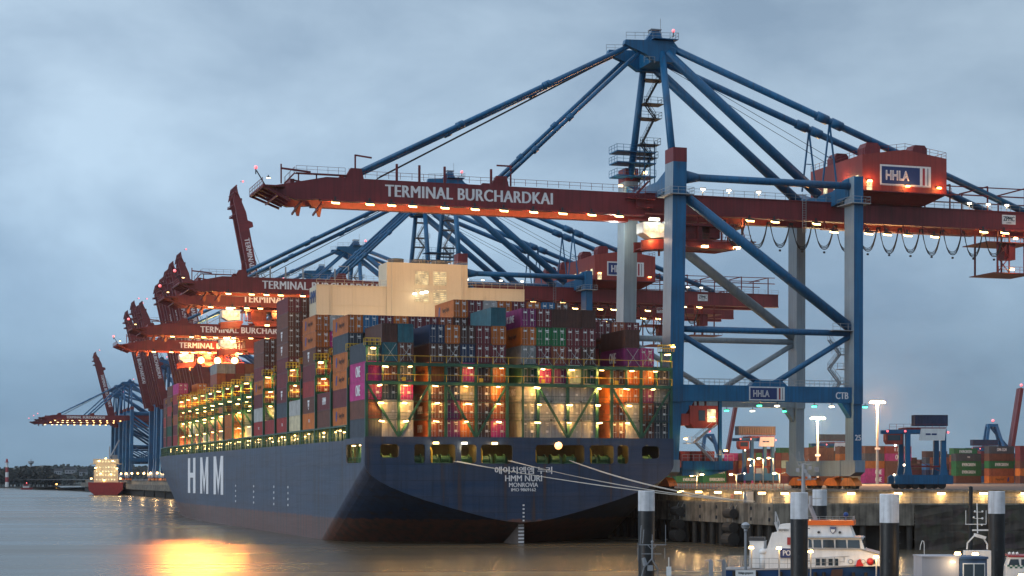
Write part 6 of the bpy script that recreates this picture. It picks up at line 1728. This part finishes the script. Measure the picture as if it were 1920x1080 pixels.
# radar mast of the boat just below the frame, left
p = at(1222, 1080, 118); r = empty('boat_mast', (p.x, p.y, 0)); tag(r, 'grey antenna mast with cross bars in front of the leftmost pile', 'mast')
def mx_(px): return (px - 1222) / FPX * 118
def mz(py): return CAMH - (py - HY) / FPX * 118
mb = MB()
mb.tube((mx_(1223), 0, mz(1050)), (mx_(1223), 0, mz(1014)), .06, 8); mb.beam((mx_(1198), 0, mz(1021.5)), (mx_(1249), 0, mz(1021.5)), .05, .05)
mb.beam((mx_(1214), 0, mz(1021.5)), (mx_(1221), 0, mz(1029)), .04, .04); mb.beam((mx_(1231), 0, mz(1021.5)), (mx_(1224), 0, mz(1029)), .04, .04)
for px, a, b in ((1200, 1021, 985), (1205, 1019, 993), (1248, 1021, 984), (1196, 1050, 1018), (1246.5, 1048, 1027), (1223, 1014, 1002)): mb.tube((mx_(px), 0, mz(a)), (mx_(px) + (.08 if px < 1210 and px > 1197 else 0), 0, mz(b)), .022, 5)
mb.beam((mx_(1203), 0, mz(1038.5)), (mx_(1240), 0, mz(1038.5)), .045, .045)
mb.path([(mx_(1222), 0, mz(1048)), (mx_(1208), .1, mz(1064)), (mx_(1200), .2, mz(1095)), (mx_(1198), .2, 0)], .05, 6); mb.path([(mx_(1222), 0, mz(1048)), (mx_(1234), .1, mz(1068)), (mx_(1233), .2, mz(1095)), (mx_(1233), .2, 0)], .05, 6)
mb.sphere((mx_(1223), 0, mz(1016)), .1, 0, 8)
mb.build('mast_frame', M_GREY, r)
mb = MB(); mb.tube((mx_(1210), -.1, mz(1060)), (mx_(1206), -.1, mz(1046)), .16, 8, 0, .12); mb.box(mx_(1214), mx_(1224), -.15, .1, mz(1070), mz(1060), 0); mb.build('searchlight', M_GREY, r)
p = at(1254, 1045, 118); r = empty('tag_post', (p.x, p.y, 0)); tag(r, 'thin lit post with a small white plate right of the antenna mast', 'post')
mb = MB(); mb.tube((0, 0, 0), (0, 0, p.z), .035, 6); mb.build('post_shaft', M_WHITE, r)
mb = MB(); mb.box(-.16, .16, -.05, -.03, p.z - 1.2, p.z - .6); mb.build('plate', M_WHITE, r)
# grey pontoon cabin, lower right
p = at(1792, 1050, 140); cab_ = empty('pontoon_cabin', (p.x, p.y, 0)); tag(cab_, 'grey pontoon cabin with a blue framed window at the lower right edge', 'cabin')
def kx(px): return (px - 1792) / FPX * 140
def kz(py): return CAMH - (py - HY) / FPX * 140
mb = MB(); mb.box(kx(1729), kx(1798), 0, 3, 0, kz(1045)); mb.box(kx(1728), kx(1800), -.1, 3.1, kz(1045), kz(1042.5)); mb.build('wall', paint('cabin_grey', (.40, .38, .40), .5, .1, .15), cab_)
mb = MB(); mb.box(kx(1798) + .01, kx(1852), .2, 3, 0, kz(1048)); mb.box(kx(1798), kx(1853), -.05, 3.1, kz(1048), kz(1044), 0); mb.build('blue_annex', paint('annex_blue', (.05, .10, .20), .45), cab_)
mb = MB(); mb.box(kx(1806), kx(1848), .12, .2, kz(1090), kz(1056), 0); mb.box(kx(1808), kx(1825), .08, .13, kz(1090), kz(1058), 1); mb.box(kx(1828), kx(1846), .08, .13, kz(1090), kz(1058), 1); mb.build('window', [M_WHITE, M_GLASS], cab_)
light(cab_, (kx(1786), -.8, kz(1058)), 60, (1, .75, .45), .2)
mb = MB(); mb.box(kx(1782), kx(1790), -.12, 0, kz(1055), kz(1052)); mb.build('wall_lamp', [L_WARM], cab_)
# antenna mast behind the cabin
p = at(1830, 1040, 150); r = empty('antenna_mast', (p.x, p.y, 0)); tag(r, 'white antenna mast with radar and side bars by the rightmost pile', 'mast')
def ax(px): return (px - 1830) / FPX * 150
def az(py): return CAMH - (py - HY) / FPX * 150
mb = MB(); mb.tube((ax(1833), 0, az(1000)), (ax(1832), 0, az(944)), .05, 6)
mb.beam((ax(1810), 0, az(983)), (ax(1849), 0, az(983)), .06, .06); mb.beam((ax(1823), 0, az(994)), (ax(1853), 0, az(994)), .12, .12)
for px, a, b in ((1811, 983, 957), (1849, 983, 957), (1826, 964, 964)): mb.tube((ax(px), 0, az(a)), (ax(px), 0, az(b)), .025, 5)
for z in (960, 972): mb.beam((ax(1826), 0, az(z)), (ax(1842), 0, az(z)), .04, .04)
for px, py in ((1828, 959), (1842, 959), (1842, 972), (1826, 970), (1841, 984)): mb.sphere((ax(px), 0, az(py)), .09, 0, 8)
mb.prism([(ax(1828), az(1000)), (ax(1848), az(1006)), (ax(1846), az(1011)), (ax(1827), az(1006))], 1, -.3, .3)
mb.beam((ax(1829), 0, az(1002)), (ax(1814), 0, az(1018)), .1, .1); mb.beam((ax(1814), 0, az(1018)), (ax(1813), 0, az(1030)), .1, .1); mb.beam((ax(1843), 0, az(1008)), (ax(1851), 0, az(1020)), .1, .1); mb.beam((ax(1851), 0, az(1020)), (ax(1851), 0, az(1030)), .1, .1)
mb.box(ax(1808), ax(1856), -.4, .4, 0, az(1032)); mb.build('mast_frame', M_WHITE, r)
for px, py in ((1796, 1037), (1829, 1038)):
    jetty_lamp(px, py, 146, 'bright jetty lamp above the grey cabin, ' + ('left one' if px < 1810 else 'right one'), 90)
# curved hose stand left of the cabin
p = at(1733, 1015, 170); r = empty('davit', (p.x, p.y, 0)); tag(r, 'thin white curved davit standing left of the grey cabin', 'davit')
mb = MB(); mb.path([(0, 0, 0), (0, 0, p.z - .3), (-.05, 0, p.z), (-.2, 0, p.z + .05), (-.35, 0, p.z - .4), (-.4, 0, p.z - .8)], .035, 5); mb.build('pipe', M_WHITE, r)
# second boat at the right edge
p = at(1905, 895, 150); b2 = empty('patrol_boat', (p.x, p.y, 0), R(-10)); tag(b2, 'white boat with a chequered stripe and red roof, cut by the right edge', 'boat')
def px2(px): return (px - 1905) / FPX * 150
def pz2(py): return CAMH - (py - HY) / FPX * 150
mb = MB(); mb.prism([(px2(1884), 0), (px2(1990), 0), (px2(1990), 1.8), (px2(1880), 1.8)], 1, -1.8, 1.8); mb.build('hull', M_NAVY, b2)
mb = MB(); mb.prism([(px2(1884), 1.8), (px2(1985), 1.8), (px2(1985), pz2(1043)), (px2(1892), pz2(1043)), (px2(1886), pz2(1062))], 1, -1.5, 1.5); o = mb.build('wheelhouse', M_WHITE, b2)
mb = MB(); mb.prism([(px2(1888), pz2(1058)), (px2(1908), pz2(1058)), (px2(1906), pz2(1047)), (px2(1892), pz2(1047))], 1, -1.53, -1.48); mb.box(px2(1911), px2(1935), -1.53, -1.48, pz2(1058), pz2(1047)); mb.build('window', M_GLASS, o)
mb = MB(); 
for i in range(14):
    for j in range(2):
        if (i + j) % 2: mb.box(px2(1886) + i * .2, px2(1886) + i * .2 + .2, -1.53, -1.5, pz2(1064) + j * .14, pz2(1064) + j * .14 + .14)
mb.build('chequer_stripe', paint('chequer_green', (.02, .12, .08), .5), o)
mb = MB(); mb.box(px2(1888), px2(1990), -1.6, 1.6, pz2(1043), pz2(1040)); mb.build('roof', M_SIGNRED, o)
mb = MB()
for px in (1889, 1896, 1903): mb.tube((px2(px), -1, pz2(1038)), (px2(px + 4), -1, pz2(1036)), .12, 8)
mb.build('horn', M_WHITE, o)
jetty_lamp(1916, 1078, 140, 'bright jetty lamp at the lower right corner', 90)

bpy.context.view_layer.update()
print('containers', NCONT, 'lights', NLIGHT, 'objects', len(bpy.data.objects))
# ---------------------------------------------------------------- evening air
m = bpy.data.materials.new('haze'); m.use_nodes = True
t = m.node_tree; t.nodes.remove(t.nodes['Principled BSDF'])
v = t.nodes.new('ShaderNodeVolumePrincipled'); v.inputs['Color'].default_value = (.86, .92, 1.0, 1); v.inputs['Density'].default_value = .00004; v.inputs['Anisotropy'].default_value = .75
t.links.new(v.outputs[0], t.nodes['Material Output'].inputs['Volume'])
mb = MB(); mb.box(-3600, 3600, -60, 3600, -3.1, 150)
tag(mb.build('haze', m), kind='stuff')
